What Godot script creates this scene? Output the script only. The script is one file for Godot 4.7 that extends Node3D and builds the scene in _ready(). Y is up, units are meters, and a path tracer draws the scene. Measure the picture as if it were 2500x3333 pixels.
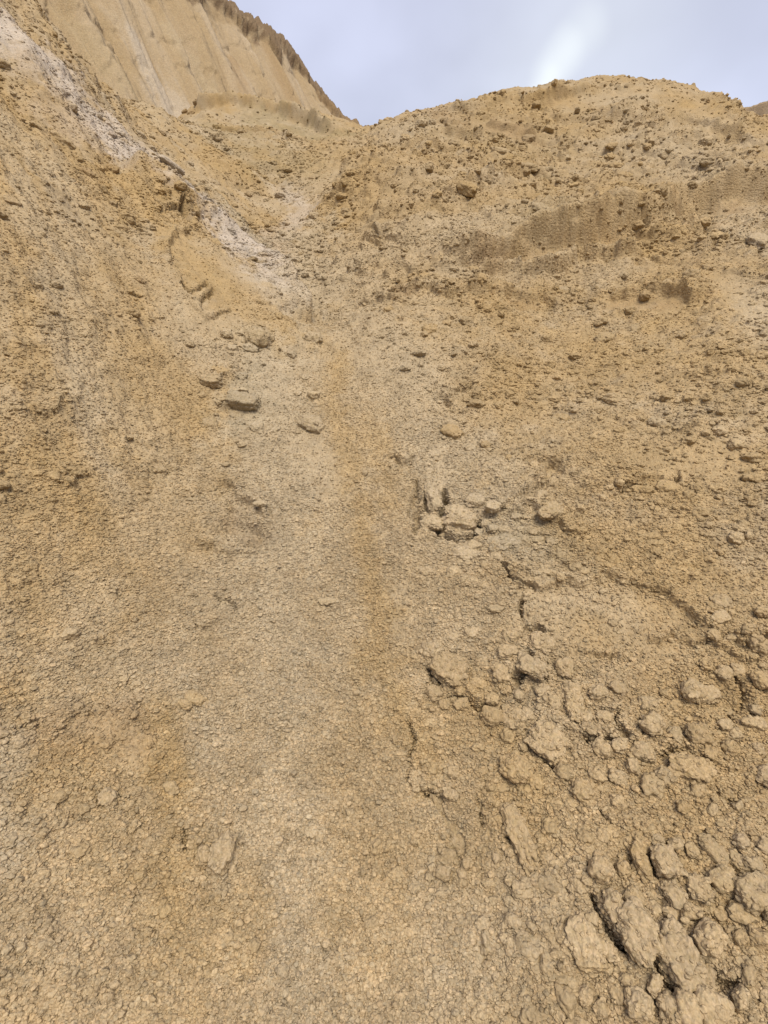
extends Node3D
# A sand quarry seen from the foot of a slope: sand slope with gully and mound, quarry faces behind, loose clods and crumbs.
# World: y up, metres, the slope rises towards -z. "Plan" points below are Vector2(x, depth) with depth = -z.

const EYE := Vector3(0, 1.6, 0)
const FINE := 1.0        # mesh spacing in parts of the usual one

var ctrl: PackedVector3Array      # plan x, plan depth, height
var wts: PackedFloat64Array
var nz := {}
var cells := {}                   # 0.25 m plan cells -> segments of ledges and cracks near them
var cell_patch := {}              # 0.25 m plan cells -> colour patch segments near them
var cell_smooth := {}             # the same for smooth crusts
var ssegs := []
var segs := []
var psegs := []
var mat_sand: StandardMaterial3D
var mat_cliff: StandardMaterial3D
var ico := {}
var crumb_at := []
var crumb_tint := []
var lump_at := []
var lump_tint := []
const KINDS := 6
var rng := RandomNumberGenerator.new()

const TAN := Vector3(.502, .378, .224)
const OCHRE := Vector3(.492, .346, .168)
const PALE := Vector3(.545, .445, .305)
const WHITE := Vector3(.62, .535, .445)
const GREY := Vector3(.47, .395, .275)
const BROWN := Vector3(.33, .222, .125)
const OLIVE := Vector3(.37, .300, .175)

# height control points of the bare slope: x, depth, height
const CONTROL := [
	[-2.542, 4.000, 4.725], [-2.734, 4.800, 4.884], [-2.899, 5.500, 5.112], [-3.119, 6.700, 5.709], [-3.229, 7.900, 6.170], [-1.342, 1.826, 2.175], [-1.180, 1.539, 1.638], [-0.939, 1.163, 1.184],
	[-0.740, 0.858, 0.862], [-0.604, 0.658, 0.694], [-1.706, 2.396, 2.871], [-1.585, 2.906, 2.988], [-1.032, 2.320, 2.200], [-0.747, 1.857, 1.532], [-1.114, 2.950, 2.772], [0.000, 0.732, 0.593],
	[0.000, 0.958, 0.776], [0.000, 1.295, 1.048], [-0.125, 2.037, 1.650], [-0.301, 2.500, 1.959], [-0.469, 3.800, 2.796], [-0.708, 5.100, 3.764], [-0.745, 6.200, 4.693], [-0.687, 6.900, 5.277],
	[0.000, 1.594, 1.291], [0.604, 0.658, 0.694], [0.769, 0.891, 0.833], [1.011, 1.252, 1.152], [0.538, 1.281, 1.141], [1.342, 1.751, 1.643], [0.709, 2.119, 1.779], [1.850, 2.517, 2.392],
	[2.963, 4.100, 3.361], [0.832, 3.143, 2.589], [1.294, 5.000, 3.935], [2.346, 4.800, 3.842], [3.850, 5.400, 4.407], [4.467, 6.300, 5.105], [-0.238, 8.400, 6.360], [0.240, 8.500, 6.622],
	[1.309, 8.600, 6.738], [2.415, 8.600, 6.944], [3.807, 8.500, 7.054], [4.485, 8.300, 6.917], [4.668, 8.000, 6.624], [4.837, 7.600, 6.179], [0.188, 6.600, 5.169], [3.050, 8.700, 7.077],
	[1.836, 8.700, 6.887], [0.825, 8.600, 6.703], [3.558, 8.700, 7.138], [4.187, 8.500, 7.058], [-2.683, 4.450, 4.806], [-3.019, 6.100, 5.338], [-3.171, 7.300, 5.924], [-2.817, 5.150, 5.003],
	[-1.887, 10.800, 8.074], [-2.837, 10.300, 7.948], [1.685, 6.600, 5.271], [3.218, 6.700, 5.500], [-3.359, 9.800, 7.655], [-2.266, 10.600, 8.068], [-1.525, 10.800, 7.931], [-0.622, 11.000, 7.889],
	[-2.190, 8.600, 6.517], [-1.228, 7.200, 5.493], [0.114, 3.950, 3.276], [0.091, 3.100, 2.576], [-0.201, 5.000, 3.988], [0.000, 2.650, 2.210], [-0.392, 2.850, 2.174], [0.438, 5.100, 4.144],
	[-1.322, 3.050, 2.927], [-0.950, 2.950, 2.626], [-0.662, 2.800, 2.387], [-0.465, 2.600, 2.169], [-1.246, 4.300, 3.378], [-0.924, 3.950, 2.996], [-0.637, 3.600, 2.673], [-1.591, 4.400, 3.702],
	[-1.973, 4.500, 3.986], [-3.722, 7.200, 6.048], [-3.984, 8.600, 6.606], [-3.700, 6.600, 5.778], [-3.805, 6.200, 5.712], [-3.595, 9.200, 6.813], [-5.000, 1.000, 2.000], [-5.500, 5.000, 4.000],
	[-5.500, 9.000, 5.400], [5.500, 1.000, 1.300], [6.500, 4.000, 3.600], [7.500, 7.500, 5.000], [1.500, 10.600, 5.000], [4.000, 10.600, 5.200], [6.500, 10.600, 4.500], [0.000, 16.000, 4.000],
	[5.000, 16.000, 2.000], [-4.000, 14.500, 6.800], [-8.000, 16.000, 5.000], [0.000, -2.500, -2.000], [-3.000, -1.500, -0.500], [3.000, -1.500, -0.900], [0.000, -6.000, -3.400], [-6.000, -5.000, -2.400],
	[6.000, -5.000, -3.200], [0.000, 0.000, 0.000], [-8.000, 2.000, 2.000], [9.000, 3.000, 1.400], [0.000, 13.000, 6.200], [-2.300, 13.000, 7.200],
]
# ledges: height, run-out behind the lip, plan points (the raised side lies to the left of the direction of travel)
const LEDGES := [
	[0.137, 0.472, [Vector2(0.325, 3.076), Vector2(0.588, 3.238), Vector2(0.840, 3.406), Vector2(1.302, 3.491), Vector2(1.744, 3.619), Vector2(2.249, 4.129), Vector2(2.750, 4.211), Vector2(3.004, 4.159), Vector2(3.259, 3.888)]],
	[0.063, 0.166, [Vector2(0.520, 3.046), Vector2(0.724, 3.143), Vector2(0.891, 3.143), Vector2(1.068, 3.174), Vector2(1.177, 3.213), Vector2(1.379, 3.192), Vector2(1.498, 3.082)]],
	[0.044, 0.117, [Vector2(0.134, 2.829), Vector2(0.252, 2.841), Vector2(0.364, 2.796), Vector2(0.530, 2.893), Vector2(0.719, 2.884), Vector2(0.857, 2.838), Vector2(0.940, 2.735)]],
	[0.047, 0.110, [Vector2(1.151, 2.741), Vector2(1.272, 2.725), Vector2(1.369, 2.695), Vector2(1.444, 2.585), Vector2(1.488, 2.487)]],
	[0.043, 0.135, [Vector2(0.619, 4.300), Vector2(0.812, 4.556), Vector2(1.315, 5.206)]],
	[0.038, 0.095, [Vector2(0.000, 4.089), Vector2(0.118, 4.074), Vector2(0.260, 4.104)]],
	[0.053, 0.152, [Vector2(2.353, 6.597), Vector2(2.624, 6.731), Vector2(2.927, 6.826), Vector2(3.202, 6.838)]],
	[0.054, 0.145, [Vector2(3.468, 6.798), Vector2(3.697, 6.676), Vector2(3.845, 6.435), Vector2(4.046, 6.200), Vector2(4.160, 5.852)]],
	[0.062, 0.176, [Vector2(-2.478, 8.192), Vector2(-2.163, 8.119), Vector2(-1.845, 7.857), Vector2(-1.517, 7.726), Vector2(-1.065, 6.929)]],
	[0.040, 0.113, [Vector2(1.195, 4.611), Vector2(1.619, 5.123), Vector2(1.831, 5.059)]],
	[0.035, 0.100, [Vector2(1.533, 4.077), Vector2(1.910, 4.412), Vector2(2.233, 4.449)]],
	[0.038, 0.118, [Vector2(2.355, 5.132), Vector2(2.733, 5.245), Vector2(3.022, 5.020), Vector2(3.430, 5.123)]],
	[0.046, 0.133, [Vector2(0.731, 5.563), Vector2(1.104, 5.862), Vector2(1.504, 5.993)]],
	[0.045, 0.124, [Vector2(1.538, 5.993), Vector2(1.887, 6.136), Vector2(2.227, 6.014)]],
	[0.039, 0.111, [Vector2(0.213, 4.638), Vector2(0.476, 4.885), Vector2(0.714, 4.986)]],
	[0.035, 0.107, [Vector2(2.390, 4.611), Vector2(2.735, 4.708), Vector2(2.953, 4.757), Vector2(3.250, 4.519)]],
	[0.031, 0.088, [Vector2(0.730, 3.699), Vector2(1.003, 3.845), Vector2(1.211, 3.869)]],
	[0.025, 0.085, [Vector2(0.000, 3.717), Vector2(0.170, 3.647), Vector2(0.349, 3.528)]],
	[0.038, 0.114, [Vector2(0.057, 3.256), Vector2(0.211, 3.274), Vector2(0.358, 3.217)]],
	[0.027, 0.086, [Vector2(-0.179, 3.009), Vector2(-0.035, 2.918), Vector2(0.131, 2.753)]],
	[0.117, 0.447, [Vector2(-0.409, 2.857), Vector2(-0.521, 3.027), Vector2(-0.566, 3.104), Vector2(-0.784, 3.506), Vector2(-0.992, 3.695), Vector2(-1.197, 3.601), Vector2(-1.336, 3.415), Vector2(-1.533, 3.415), Vector2(-1.641, 3.351)]],
	[0.135, 0.312, [Vector2(-3.355, 9.614), Vector2(-2.939, 9.495), Vector2(-2.619, 9.501), Vector2(-2.020, 9.437), Vector2(-1.264, 8.943), Vector2(-0.613, 8.324)]],
	[0.076, 0.168, [Vector2(0.851, 7.549), Vector2(1.052, 7.466), Vector2(1.473, 7.478), Vector2(2.097, 7.469), Vector2(2.699, 7.402)]],
	[0.037, 0.066, [Vector2(-0.626, 1.795), Vector2(-0.544, 1.777), Vector2(-0.427, 1.746), Vector2(-0.390, 1.697)]],
	[0.053, 0.151, [Vector2(0.646, 6.694), Vector2(0.947, 6.676), Vector2(1.298, 6.533)]],
	[0.055, 0.156, [Vector2(1.237, 7.064), Vector2(1.526, 6.920), Vector2(1.790, 6.725)]],
	[0.045, 0.149, [Vector2(1.541, 6.804), Vector2(2.052, 6.582), Vector2(2.359, 6.395)]],
	[0.042, 0.130, [Vector2(2.779, 6.109), Vector2(3.163, 5.846), Vector2(3.480, 5.547), Vector2(3.741, 5.328)]],
	[0.042, 0.139, [Vector2(0.174, 6.087), Vector2(0.530, 6.209), Vector2(0.863, 6.057)]],
	[0.027, 0.092, [Vector2(0.557, 3.851), Vector2(0.813, 4.019), Vector2(0.999, 4.019)]],
	[0.032, 0.079, [Vector2(-0.787, 2.399), Vector2(-0.884, 2.442), Vector2(-0.968, 2.484), Vector2(-1.050, 2.579), Vector2(-1.122, 2.731), Vector2(-1.142, 2.979), Vector2(-1.122, 3.268)]],
	[0.024, 0.059, [Vector2(0.396, 1.618), Vector2(0.487, 1.636), Vector2(0.527, 1.594), Vector2(0.586, 1.542), Vector2(0.613, 1.490)]],
	[0.031, 0.063, [Vector2(0.319, 1.642), Vector2(0.414, 1.651), Vector2(0.496, 1.691), Vector2(0.581, 1.731)]],
	[0.022, 0.076, [Vector2(0.339, 1.349), Vector2(0.447, 1.368), Vector2(0.575, 1.389), Vector2(0.670, 1.395), Vector2(0.760, 1.331), Vector2(0.854, 1.249), Vector2(0.979, 1.203), Vector2(1.073, 1.176)]],
	[0.016, 0.047, [Vector2(0.669, 1.206), Vector2(0.742, 1.209), Vector2(0.836, 1.218), Vector2(0.894, 1.191), Vector2(0.958, 1.173)]],
	[0.014, 0.046, [Vector2(0.104, 1.218), Vector2(0.151, 1.209), Vector2(0.223, 1.160), Vector2(0.298, 1.154), Vector2(0.360, 1.160), Vector2(0.416, 1.145)]],
	[0.015, 0.041, [Vector2(0.331, 1.047), Vector2(0.388, 1.050), Vector2(0.452, 1.035), Vector2(0.543, 1.023), Vector2(0.607, 0.999), Vector2(0.687, 0.999), Vector2(0.763, 0.980)]],
	[0.012, 0.039, [Vector2(0.508, 1.194), Vector2(0.584, 1.191), Vector2(0.637, 1.169)]],
	[0.013, 0.036, [Vector2(0.441, 1.105), Vector2(0.511, 1.081), Vector2(0.578, 1.087)]],
	[0.018, 0.060, [Vector2(-0.610, 1.581), Vector2(-0.528, 1.569), Vector2(-0.448, 1.569), Vector2(-0.387, 1.609)]],
	[0.011, 0.035, [Vector2(-0.758, 0.980), Vector2(-0.715, 1.017), Vector2(-0.668, 1.054), Vector2(-0.601, 1.087), Vector2(-0.522, 1.102)]],
	[0.009, 0.031, [Vector2(-0.480, 0.901), Vector2(-0.432, 0.904), Vector2(-0.385, 0.910), Vector2(-0.357, 0.922)]],
	[0.008, 0.032, [Vector2(-0.631, 0.922), Vector2(-0.581, 0.919), Vector2(-0.532, 0.935), Vector2(-0.482, 0.935)]],
	[0.019, 0.053, [Vector2(-0.775, 2.130), Vector2(-0.707, 2.207), Vector2(-0.612, 2.246)]],
	[0.021, 0.052, [Vector2(-0.699, 2.085), Vector2(-0.592, 2.109), Vector2(-0.515, 2.170)]],
	[0.014, 0.039, [Vector2(-1.030, 1.505), Vector2(-0.972, 1.581), Vector2(-0.921, 1.609)]],
	[0.013, 0.044, [Vector2(-0.856, 1.703), Vector2(-0.779, 1.767), Vector2(-0.733, 1.819)]],
	[0.014, 0.041, [Vector2(-1.145, 1.633), Vector2(-1.101, 1.670), Vector2(-1.057, 1.734)]],
	[0.013, 0.044, [Vector2(-0.928, 1.731), Vector2(-0.876, 1.801), Vector2(-0.817, 1.841)]],
	[0.015, 0.042, [Vector2(0.692, 1.713), Vector2(0.784, 1.679), Vector2(0.887, 1.679), Vector2(0.963, 1.627)]],
	[0.015, 0.050, [Vector2(1.150, 2.115), Vector2(1.307, 2.063), Vector2(1.426, 1.984)]],
	[0.016, 0.045, [Vector2(1.061, 1.862), Vector2(1.171, 1.819), Vector2(1.270, 1.804)]],
	[0.012, 0.034, [Vector2(-0.587, 1.313), Vector2(-0.520, 1.313), Vector2(-0.477, 1.337)]],
	[0.010, 0.034, [Vector2(-0.732, 1.288), Vector2(-0.687, 1.295), Vector2(-0.638, 1.316)]],
]
# cracks: depth, width, plan points
const CRACKS := [
	[0.038, 0.046, [Vector2(-0.510, 1.691), Vector2(-0.435, 1.639)]],
	[0.044, 0.012, [Vector2(0.410, 0.785), Vector2(0.434, 0.770)]],
	[0.041, 0.008, [Vector2(0.505, 0.846), Vector2(0.498, 0.819)]],
	[0.035, 0.009, [Vector2(0.399, 0.828), Vector2(0.402, 0.806)]],
	[0.030, 0.009, [Vector2(0.493, 0.694), Vector2(0.529, 0.700)]],
	[0.028, 0.007, [Vector2(0.530, 0.809), Vector2(0.535, 0.797)]],
	[0.034, 0.010, [Vector2(0.109, 0.999), Vector2(0.089, 1.008)]],
	[0.049, 0.015, [Vector2(0.571, 1.752), Vector2(0.606, 1.780)]],
	[0.060, 0.012, [Vector2(0.285, 1.587), Vector2(0.305, 1.603)]],
	[0.034, 0.006, [Vector2(0.367, 1.331), Vector2(0.362, 1.288)]],
	[0.047, 0.009, [Vector2(0.363, 1.212), Vector2(0.366, 1.191), Vector2(0.349, 1.179), Vector2(0.321, 1.173)]],
	[0.035, 0.007, [Vector2(0.413, 1.191), Vector2(0.392, 1.154)]],
	[0.032, 0.007, [Vector2(0.118, 1.237), Vector2(0.128, 1.218), Vector2(0.152, 1.206)]],
	[0.023, 0.005, [Vector2(0.159, 1.173), Vector2(0.193, 1.163), Vector2(0.223, 1.160)]],
	[0.040, 0.008, [Vector2(0.353, 1.450), Vector2(0.351, 1.407), Vector2(0.355, 1.377), Vector2(0.411, 1.362)]],
	[0.021, 0.005, [Vector2(0.372, 1.273), Vector2(0.402, 1.264), Vector2(0.425, 1.252)]],
	[0.024, 0.006, [Vector2(0.742, 1.212), Vector2(0.791, 1.215), Vector2(0.840, 1.221)]],
	[0.031, 0.006, [Vector2(0.540, 1.078), Vector2(0.533, 1.044), Vector2(0.541, 1.026), Vector2(0.499, 1.023), Vector2(0.460, 1.029)]],
	[0.034, 0.007, [Vector2(0.605, 0.996), Vector2(0.635, 0.989), Vector2(0.677, 0.999)]],
	[0.024, 0.005, [Vector2(0.344, 1.023), Vector2(0.362, 1.011), Vector2(0.379, 0.993)]],
	[0.026, 0.006, [Vector2(0.873, 1.148), Vector2(0.855, 1.112), Vector2(0.828, 1.063)]],
	[0.022, 0.005, [Vector2(0.075, 1.127), Vector2(0.067, 1.084), Vector2(0.058, 1.041)]],
	[0.019, 0.005, [Vector2(0.571, 1.188), Vector2(0.605, 1.182)]],
	[0.052, 0.010, [Vector2(0.216, 1.737), Vector2(0.199, 1.673), Vector2(0.189, 1.615)]],
	[0.045, 0.010, [Vector2(0.192, 1.606), Vector2(0.239, 1.575), Vector2(0.299, 1.590), Vector2(0.306, 1.612)]],
	[0.032, 0.007, [Vector2(0.140, 1.728), Vector2(0.129, 1.639)]],
	[0.026, 0.006, [Vector2(0.966, 1.651), Vector2(0.998, 1.679)]],
	[0.037, 0.010, [Vector2(-0.981, 2.515), Vector2(-0.929, 2.503), Vector2(-0.906, 2.536), Vector2(-0.896, 2.612)]],
	[0.033, 0.009, [Vector2(-0.841, 2.603), Vector2(-0.850, 2.518), Vector2(-0.866, 2.451)]],
	[0.037, 0.009, [Vector2(-0.797, 2.432), Vector2(-0.779, 2.481), Vector2(-0.753, 2.539)]],
	[0.030, 0.007, [Vector2(0.076, 1.017), Vector2(0.092, 1.002), Vector2(0.108, 0.971), Vector2(0.122, 0.938), Vector2(0.138, 0.901)]],
	[0.022, 0.005, [Vector2(0.251, 0.935), Vector2(0.259, 0.913), Vector2(0.269, 0.889)]],
	[0.020, 0.005, [Vector2(0.503, 0.849), Vector2(0.499, 0.822)]],
	[0.031, 0.007, [Vector2(0.409, 0.825), Vector2(0.402, 0.791), Vector2(0.430, 0.785), Vector2(0.425, 0.761)]],
	[0.023, 0.005, [Vector2(0.479, 0.730), Vector2(0.471, 0.709), Vector2(0.492, 0.694)]],
	[0.019, 0.004, [Vector2(0.519, 0.758), Vector2(0.518, 0.739)]],
	[0.020, 0.005, [Vector2(0.492, 0.694), Vector2(0.522, 0.697), Vector2(0.547, 0.697)]],
	[0.018, 0.005, [Vector2(0.484, 0.858), Vector2(0.470, 0.840)]],
	[0.015, 0.004, [Vector2(0.558, 0.809), Vector2(0.567, 0.776), Vector2(0.565, 0.755)]],
	[0.016, 0.005, [Vector2(0.700, 0.953), Vector2(0.715, 0.935)]],
	[0.015, 0.004, [Vector2(0.687, 0.870), Vector2(0.689, 0.846)]],
	[0.014, 0.004, [Vector2(0.447, 1.087), Vector2(0.452, 1.075)]],
	[0.016, 0.005, [Vector2(0.186, 0.968), Vector2(0.200, 0.938)]],
	[0.013, 0.004, [Vector2(0.292, 0.971), Vector2(0.304, 0.941)]],
	[0.015, 0.004, [Vector2(-0.453, 0.895), Vector2(-0.441, 0.880)]],
	[0.019, 0.005, [Vector2(-0.434, 0.901), Vector2(-0.431, 0.886)]],
	[0.013, 0.004, [Vector2(-0.565, 0.938), Vector2(-0.532, 0.935)]],
	[0.012, 0.003, [Vector2(-0.793, 0.996), Vector2(-0.764, 1.011), Vector2(-0.750, 1.032)]],
	[0.016, 0.005, [Vector2(-0.513, 1.426), Vector2(-0.457, 1.374)]],
	[0.033, 0.009, [Vector2(1.776, 2.918), Vector2(1.953, 3.101), Vector2(2.110, 3.311)]],
	[0.034, 0.008, [Vector2(2.192, 3.058), Vector2(1.980, 2.762)]],
	[0.018, 0.005, [Vector2(1.180, 1.609), Vector2(1.249, 1.624)]],
	[0.022, 0.007, [Vector2(0.100, 1.795), Vector2(0.106, 1.700)]],
	[0.027, 0.008, [Vector2(0.308, 2.213), Vector2(0.390, 2.222)]],
	[0.023, 0.007, [Vector2(0.018, 1.908), Vector2(0.093, 1.886), Vector2(0.129, 1.908)]],
	[0.027, 0.008, [Vector2(0.533, 1.835), Vector2(0.611, 1.795)]],
	[0.023, 0.006, [Vector2(0.798, 1.664), Vector2(0.843, 1.673)]],
	[0.012, 0.004, [Vector2(0.444, 0.907), Vector2(0.468, 0.892)]],
	[0.029, 0.009, [Vector2(0.223, 2.155), Vector2(0.285, 2.130)]],
]
# patches of differently coloured sand, and shade painted under lips and in hollows: kind, radius, strength, plan points
const PATCHES := [
	["pale", 0.080, 0.60, [Vector2(-0.230, 1.200), Vector2(-0.198, 0.956), Vector2(-0.145, 0.736)]],
	["ochre", 0.074, 0.60, [Vector2(-0.656, 2.210), Vector2(-0.570, 1.792)]],
	["brown", 0.053, 0.80, [Vector2(-0.503, 1.703), Vector2(-0.435, 1.639)]],  # brown darkens the hollow, painting in its shade
	["brown", 0.066, 0.45, [Vector2(0.574, 3.152), Vector2(0.872, 3.308), Vector2(1.282, 3.378), Vector2(1.662, 3.439)]],  # painted shade on the long ledge face, below its lip
	["brown", 0.059, 0.40, [Vector2(2.151, 3.909), Vector2(2.651, 3.982)]],  # painted shade, right part of the long ledge face
	["brown", 0.031, 0.45, [Vector2(1.203, 2.673), Vector2(1.414, 2.539)]],  # painted shade under a small ledge
	["brown", 0.031, 0.50, [Vector2(0.069, 2.905), Vector2(0.151, 2.844)]],  # shade painted into a hollow below a ledge
	["brown", 0.030, 0.50, [Vector2(0.697, 2.802), Vector2(0.810, 2.789)]],  # shade painted into the next hollow
	["white", 0.156, 1.15, [Vector2(-2.387, 3.311), Vector2(-2.159, 3.375), Vector2(-1.932, 3.433), Vector2(-1.693, 3.583), Vector2(-1.438, 3.619), Vector2(-1.080, 3.702), Vector2(-0.604, 2.911)]],
	["white", 0.113, 0.70, [Vector2(-1.053, 5.721), Vector2(-0.783, 5.209), Vector2(-0.788, 4.516)]],
	["white", 0.116, 0.60, [Vector2(-1.877, 3.165), Vector2(-1.732, 3.671)]],
	["white", 0.096, 0.50, [Vector2(-0.961, 4.467), Vector2(-0.668, 3.784)]],
	["pale", 0.192, 0.90, [Vector2(-0.621, 4.449), Vector2(-0.528, 3.070), Vector2(-0.507, 2.262), Vector2(-0.466, 1.932), Vector2(-0.361, 1.630)]],
	["pale", 0.100, 0.80, [Vector2(-0.361, 1.630), Vector2(-0.314, 1.386), Vector2(-0.230, 1.200)]],
	["pale", 0.161, 0.60, [Vector2(-0.217, 2.796), Vector2(0.114, 2.378), Vector2(0.202, 1.926), Vector2(0.373, 1.706)]],
	["grey", 0.076, 0.60, [Vector2(0.388, 1.536), Vector2(0.511, 1.462)]],
	["grey", 0.083, 0.60, [Vector2(-0.627, 2.439), Vector2(-0.584, 2.130)]],
	["ochre", 0.052, 0.65, [Vector2(-0.211, 2.509), Vector2(-0.226, 2.185), Vector2(-0.113, 1.825), Vector2(-0.071, 1.606)]],
	["ochre", 0.049, 0.70, [Vector2(-0.071, 1.606), Vector2(-0.018, 1.374), Vector2(-0.025, 1.264), Vector2(0.053, 1.130), Vector2(0.071, 1.047)]],
	["ochre", 0.082, 0.60, [Vector2(-0.012, 1.996), Vector2(0.011, 1.807)]],
	["ochre", 0.298, 0.55, [Vector2(0.745, 2.493), Vector2(1.097, 2.283), Vector2(1.323, 1.987)]],
	["ochre", 0.229, 0.50, [Vector2(0.563, 2.048), Vector2(0.849, 1.838), Vector2(1.104, 1.700)]],
	["ochre", 0.176, 0.50, [Vector2(0.888, 3.375), Vector2(1.460, 3.336), Vector2(1.852, 3.348)]],
	["tan", 0.135, 0.40, [Vector2(0.653, 1.359), Vector2(0.782, 1.273)]],
	["ochre", 0.110, 0.45, [Vector2(0.617, 1.502), Vector2(0.922, 1.377)]],
	["ochre", 0.085, 0.40, [Vector2(0.234, 1.136), Vector2(0.266, 0.974)]],
	["pale", 0.068, 0.80, [Vector2(1.742, 2.396), Vector2(1.619, 2.170)]],
	["pale", 0.109, 0.70, [Vector2(2.284, 3.357), Vector2(2.082, 2.850)]],
	["pale", 0.141, 0.50, [Vector2(0.163, 2.741), Vector2(0.379, 2.539)]],
	["pale", 0.162, 0.50, [Vector2(-0.525, 3.891), Vector2(-0.439, 2.948)]],
	["ochre", 0.115, 0.50, [Vector2(-1.090, 1.475), Vector2(-0.959, 1.453), Vector2(-0.969, 1.276)]],
	["ochre", 0.035, 0.90, [Vector2(-0.521, 1.108), Vector2(-0.485, 1.044), Vector2(-0.456, 0.983)]],
	["ochre", 0.052, 0.60, [Vector2(-0.401, 0.852), Vector2(-0.399, 0.816), Vector2(-0.352, 0.779)]],
	["ochre", 0.035, 0.50, [Vector2(-0.256, 0.843), Vector2(-0.252, 0.776)]],
	["pale", 0.037, 0.80, [Vector2(-0.787, 0.947), Vector2(-0.754, 0.889), Vector2(-0.728, 0.840)]],
	["pale", 0.087, 0.55, [Vector2(-0.780, 1.273), Vector2(-0.783, 1.139), Vector2(-0.610, 1.209)]],
	["pale", 0.052, 0.60, [Vector2(-0.499, 1.160), Vector2(-0.404, 1.075)]],
	["pale", 0.042, 0.50, [Vector2(-0.320, 0.858), Vector2(-0.262, 0.819)]],
	["ochre", 0.145, 0.40, [Vector2(-0.991, 1.926), Vector2(-0.692, 2.060)]],
	["ochre", 0.122, 0.80, [Vector2(-1.529, 3.134), Vector2(-1.108, 2.756), Vector2(-0.850, 2.619), Vector2(-0.572, 2.594)]],
	["ochre", 0.138, 0.45, [Vector2(-1.979, 3.201), Vector2(-1.868, 2.921)]],
	["brown", 0.042, 0.35, [Vector2(-0.712, 1.011), Vector2(-0.589, 1.060)]],
	["grey", 0.491, 0.35, [Vector2(1.626, 6.356), Vector2(0.983, 6.951)]],
	["ochre", 0.619, 0.35, [Vector2(1.159, 6.823), Vector2(1.548, 6.841)]],
	["ochre", 0.068, 0.30, [Vector2(0.601, 0.770), Vector2(0.562, 0.849)]],
	["pale", 0.034, 0.40, [Vector2(0.135, 0.828), Vector2(0.194, 0.770)]],
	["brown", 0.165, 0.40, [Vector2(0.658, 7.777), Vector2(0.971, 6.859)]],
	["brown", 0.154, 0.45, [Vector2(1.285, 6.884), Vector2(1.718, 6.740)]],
	["grey", 0.198, 0.45, [Vector2(1.157, 4.001), Vector2(1.039, 3.567)]],
	["grey", 0.145, 0.50, [Vector2(-1.682, 4.260), Vector2(-1.469, 4.181)]],
	["olive", 0.330, 0.70, [Vector2(-2.041, 9.037), Vector2(-1.184, 8.357), Vector2(-0.645, 7.573)]],  # greenish hump sand, deepened to paint in the shaded face below its crest
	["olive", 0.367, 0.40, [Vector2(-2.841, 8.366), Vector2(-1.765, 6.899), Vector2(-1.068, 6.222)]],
	["pale", 0.035, 0.50, [Vector2(0.080, 0.870), Vector2(0.083, 0.767)]],
	["pale", 0.154, 0.45, [Vector2(-1.037, 1.795), Vector2(-0.827, 1.783)]],
	["pale", 0.051, 0.50, [Vector2(0.532, 1.334), Vector2(0.626, 1.295)]],
	["white", 0.173, 1.10, [Vector2(-2.387, 3.311), Vector2(-2.159, 3.375), Vector2(-1.932, 3.433), Vector2(-1.693, 3.583)]],
	["white", 0.234, 1.00, [Vector2(-1.737, 3.726), Vector2(-1.607, 3.848), Vector2(-1.433, 3.946), Vector2(-1.268, 3.979)]],
	["white", 0.110, 1.15, [Vector2(-1.712, 3.625), Vector2(-1.648, 3.702), Vector2(-1.559, 3.726), Vector2(-1.471, 3.708), Vector2(-1.361, 3.738), Vector2(-1.238, 3.808), Vector2(-1.120, 3.845), Vector2(-0.916, 3.634), Vector2(-0.659, 3.189)]],
	["white", 0.081, 0.90, [Vector2(-0.659, 3.189), Vector2(-0.500, 2.896)]],
	["grey", 0.102, 0.60, [Vector2(-1.703, 4.864), Vector2(-1.235, 4.348), Vector2(-0.908, 3.979)]],
]
# smooth crusts and slip faces with few crumbs: radius, plan points
const SMOOTH := [
	[0.116, [Vector2(-1.110, 2.802), Vector2(-0.943, 2.628), Vector2(-0.814, 2.493)]],
	[0.099, [Vector2(-0.819, 2.841), Vector2(-0.605, 2.756)]],
	[0.091, [Vector2(0.447, 1.307), Vector2(0.618, 1.273), Vector2(0.724, 1.240)]],
	[0.087, [Vector2(0.746, 3.262), Vector2(1.267, 3.336), Vector2(1.636, 3.381)]],
	[0.068, [Vector2(2.214, 3.900), Vector2(2.695, 3.979)]],
	[0.278, [Vector2(-1.867, 8.931), Vector2(-1.184, 8.357), Vector2(-0.535, 7.240)]],
	[0.155, [Vector2(1.300, 6.966), Vector2(1.644, 6.752)]],
	[0.184, [Vector2(2.457, 7.286), Vector2(3.259, 7.256), Vector2(4.043, 7.347)]],
	[0.191, [Vector2(3.946, 7.006), Vector2(4.074, 6.545)]],
	[0.072, [Vector2(-2.024, 3.195), Vector2(-1.951, 3.180)]],
	[0.057, [Vector2(-1.495, 2.472), Vector2(-1.434, 2.457)]],
	[0.062, [Vector2(1.223, 2.683), Vector2(1.414, 2.539)]],
	[0.073, [Vector2(1.704, 2.634), Vector2(1.659, 2.332)]],
	[0.085, [Vector2(0.967, 1.737), Vector2(1.161, 1.709)]],
	[0.034, [Vector2(0.214, 1.926), Vector2(0.210, 1.780)]],
	[0.053, [Vector2(0.045, 1.407), Vector2(0.069, 1.325)]],
	[0.049, [Vector2(-0.668, 1.054), Vector2(-0.561, 1.044)]],
	[0.028, [Vector2(0.198, 0.919), Vector2(0.230, 0.834)]],
	[0.083, [Vector2(-0.307, 1.996), Vector2(-0.217, 1.841)]],
	[0.042, [Vector2(-0.503, 1.703), Vector2(-0.424, 1.639)]],
]
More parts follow.
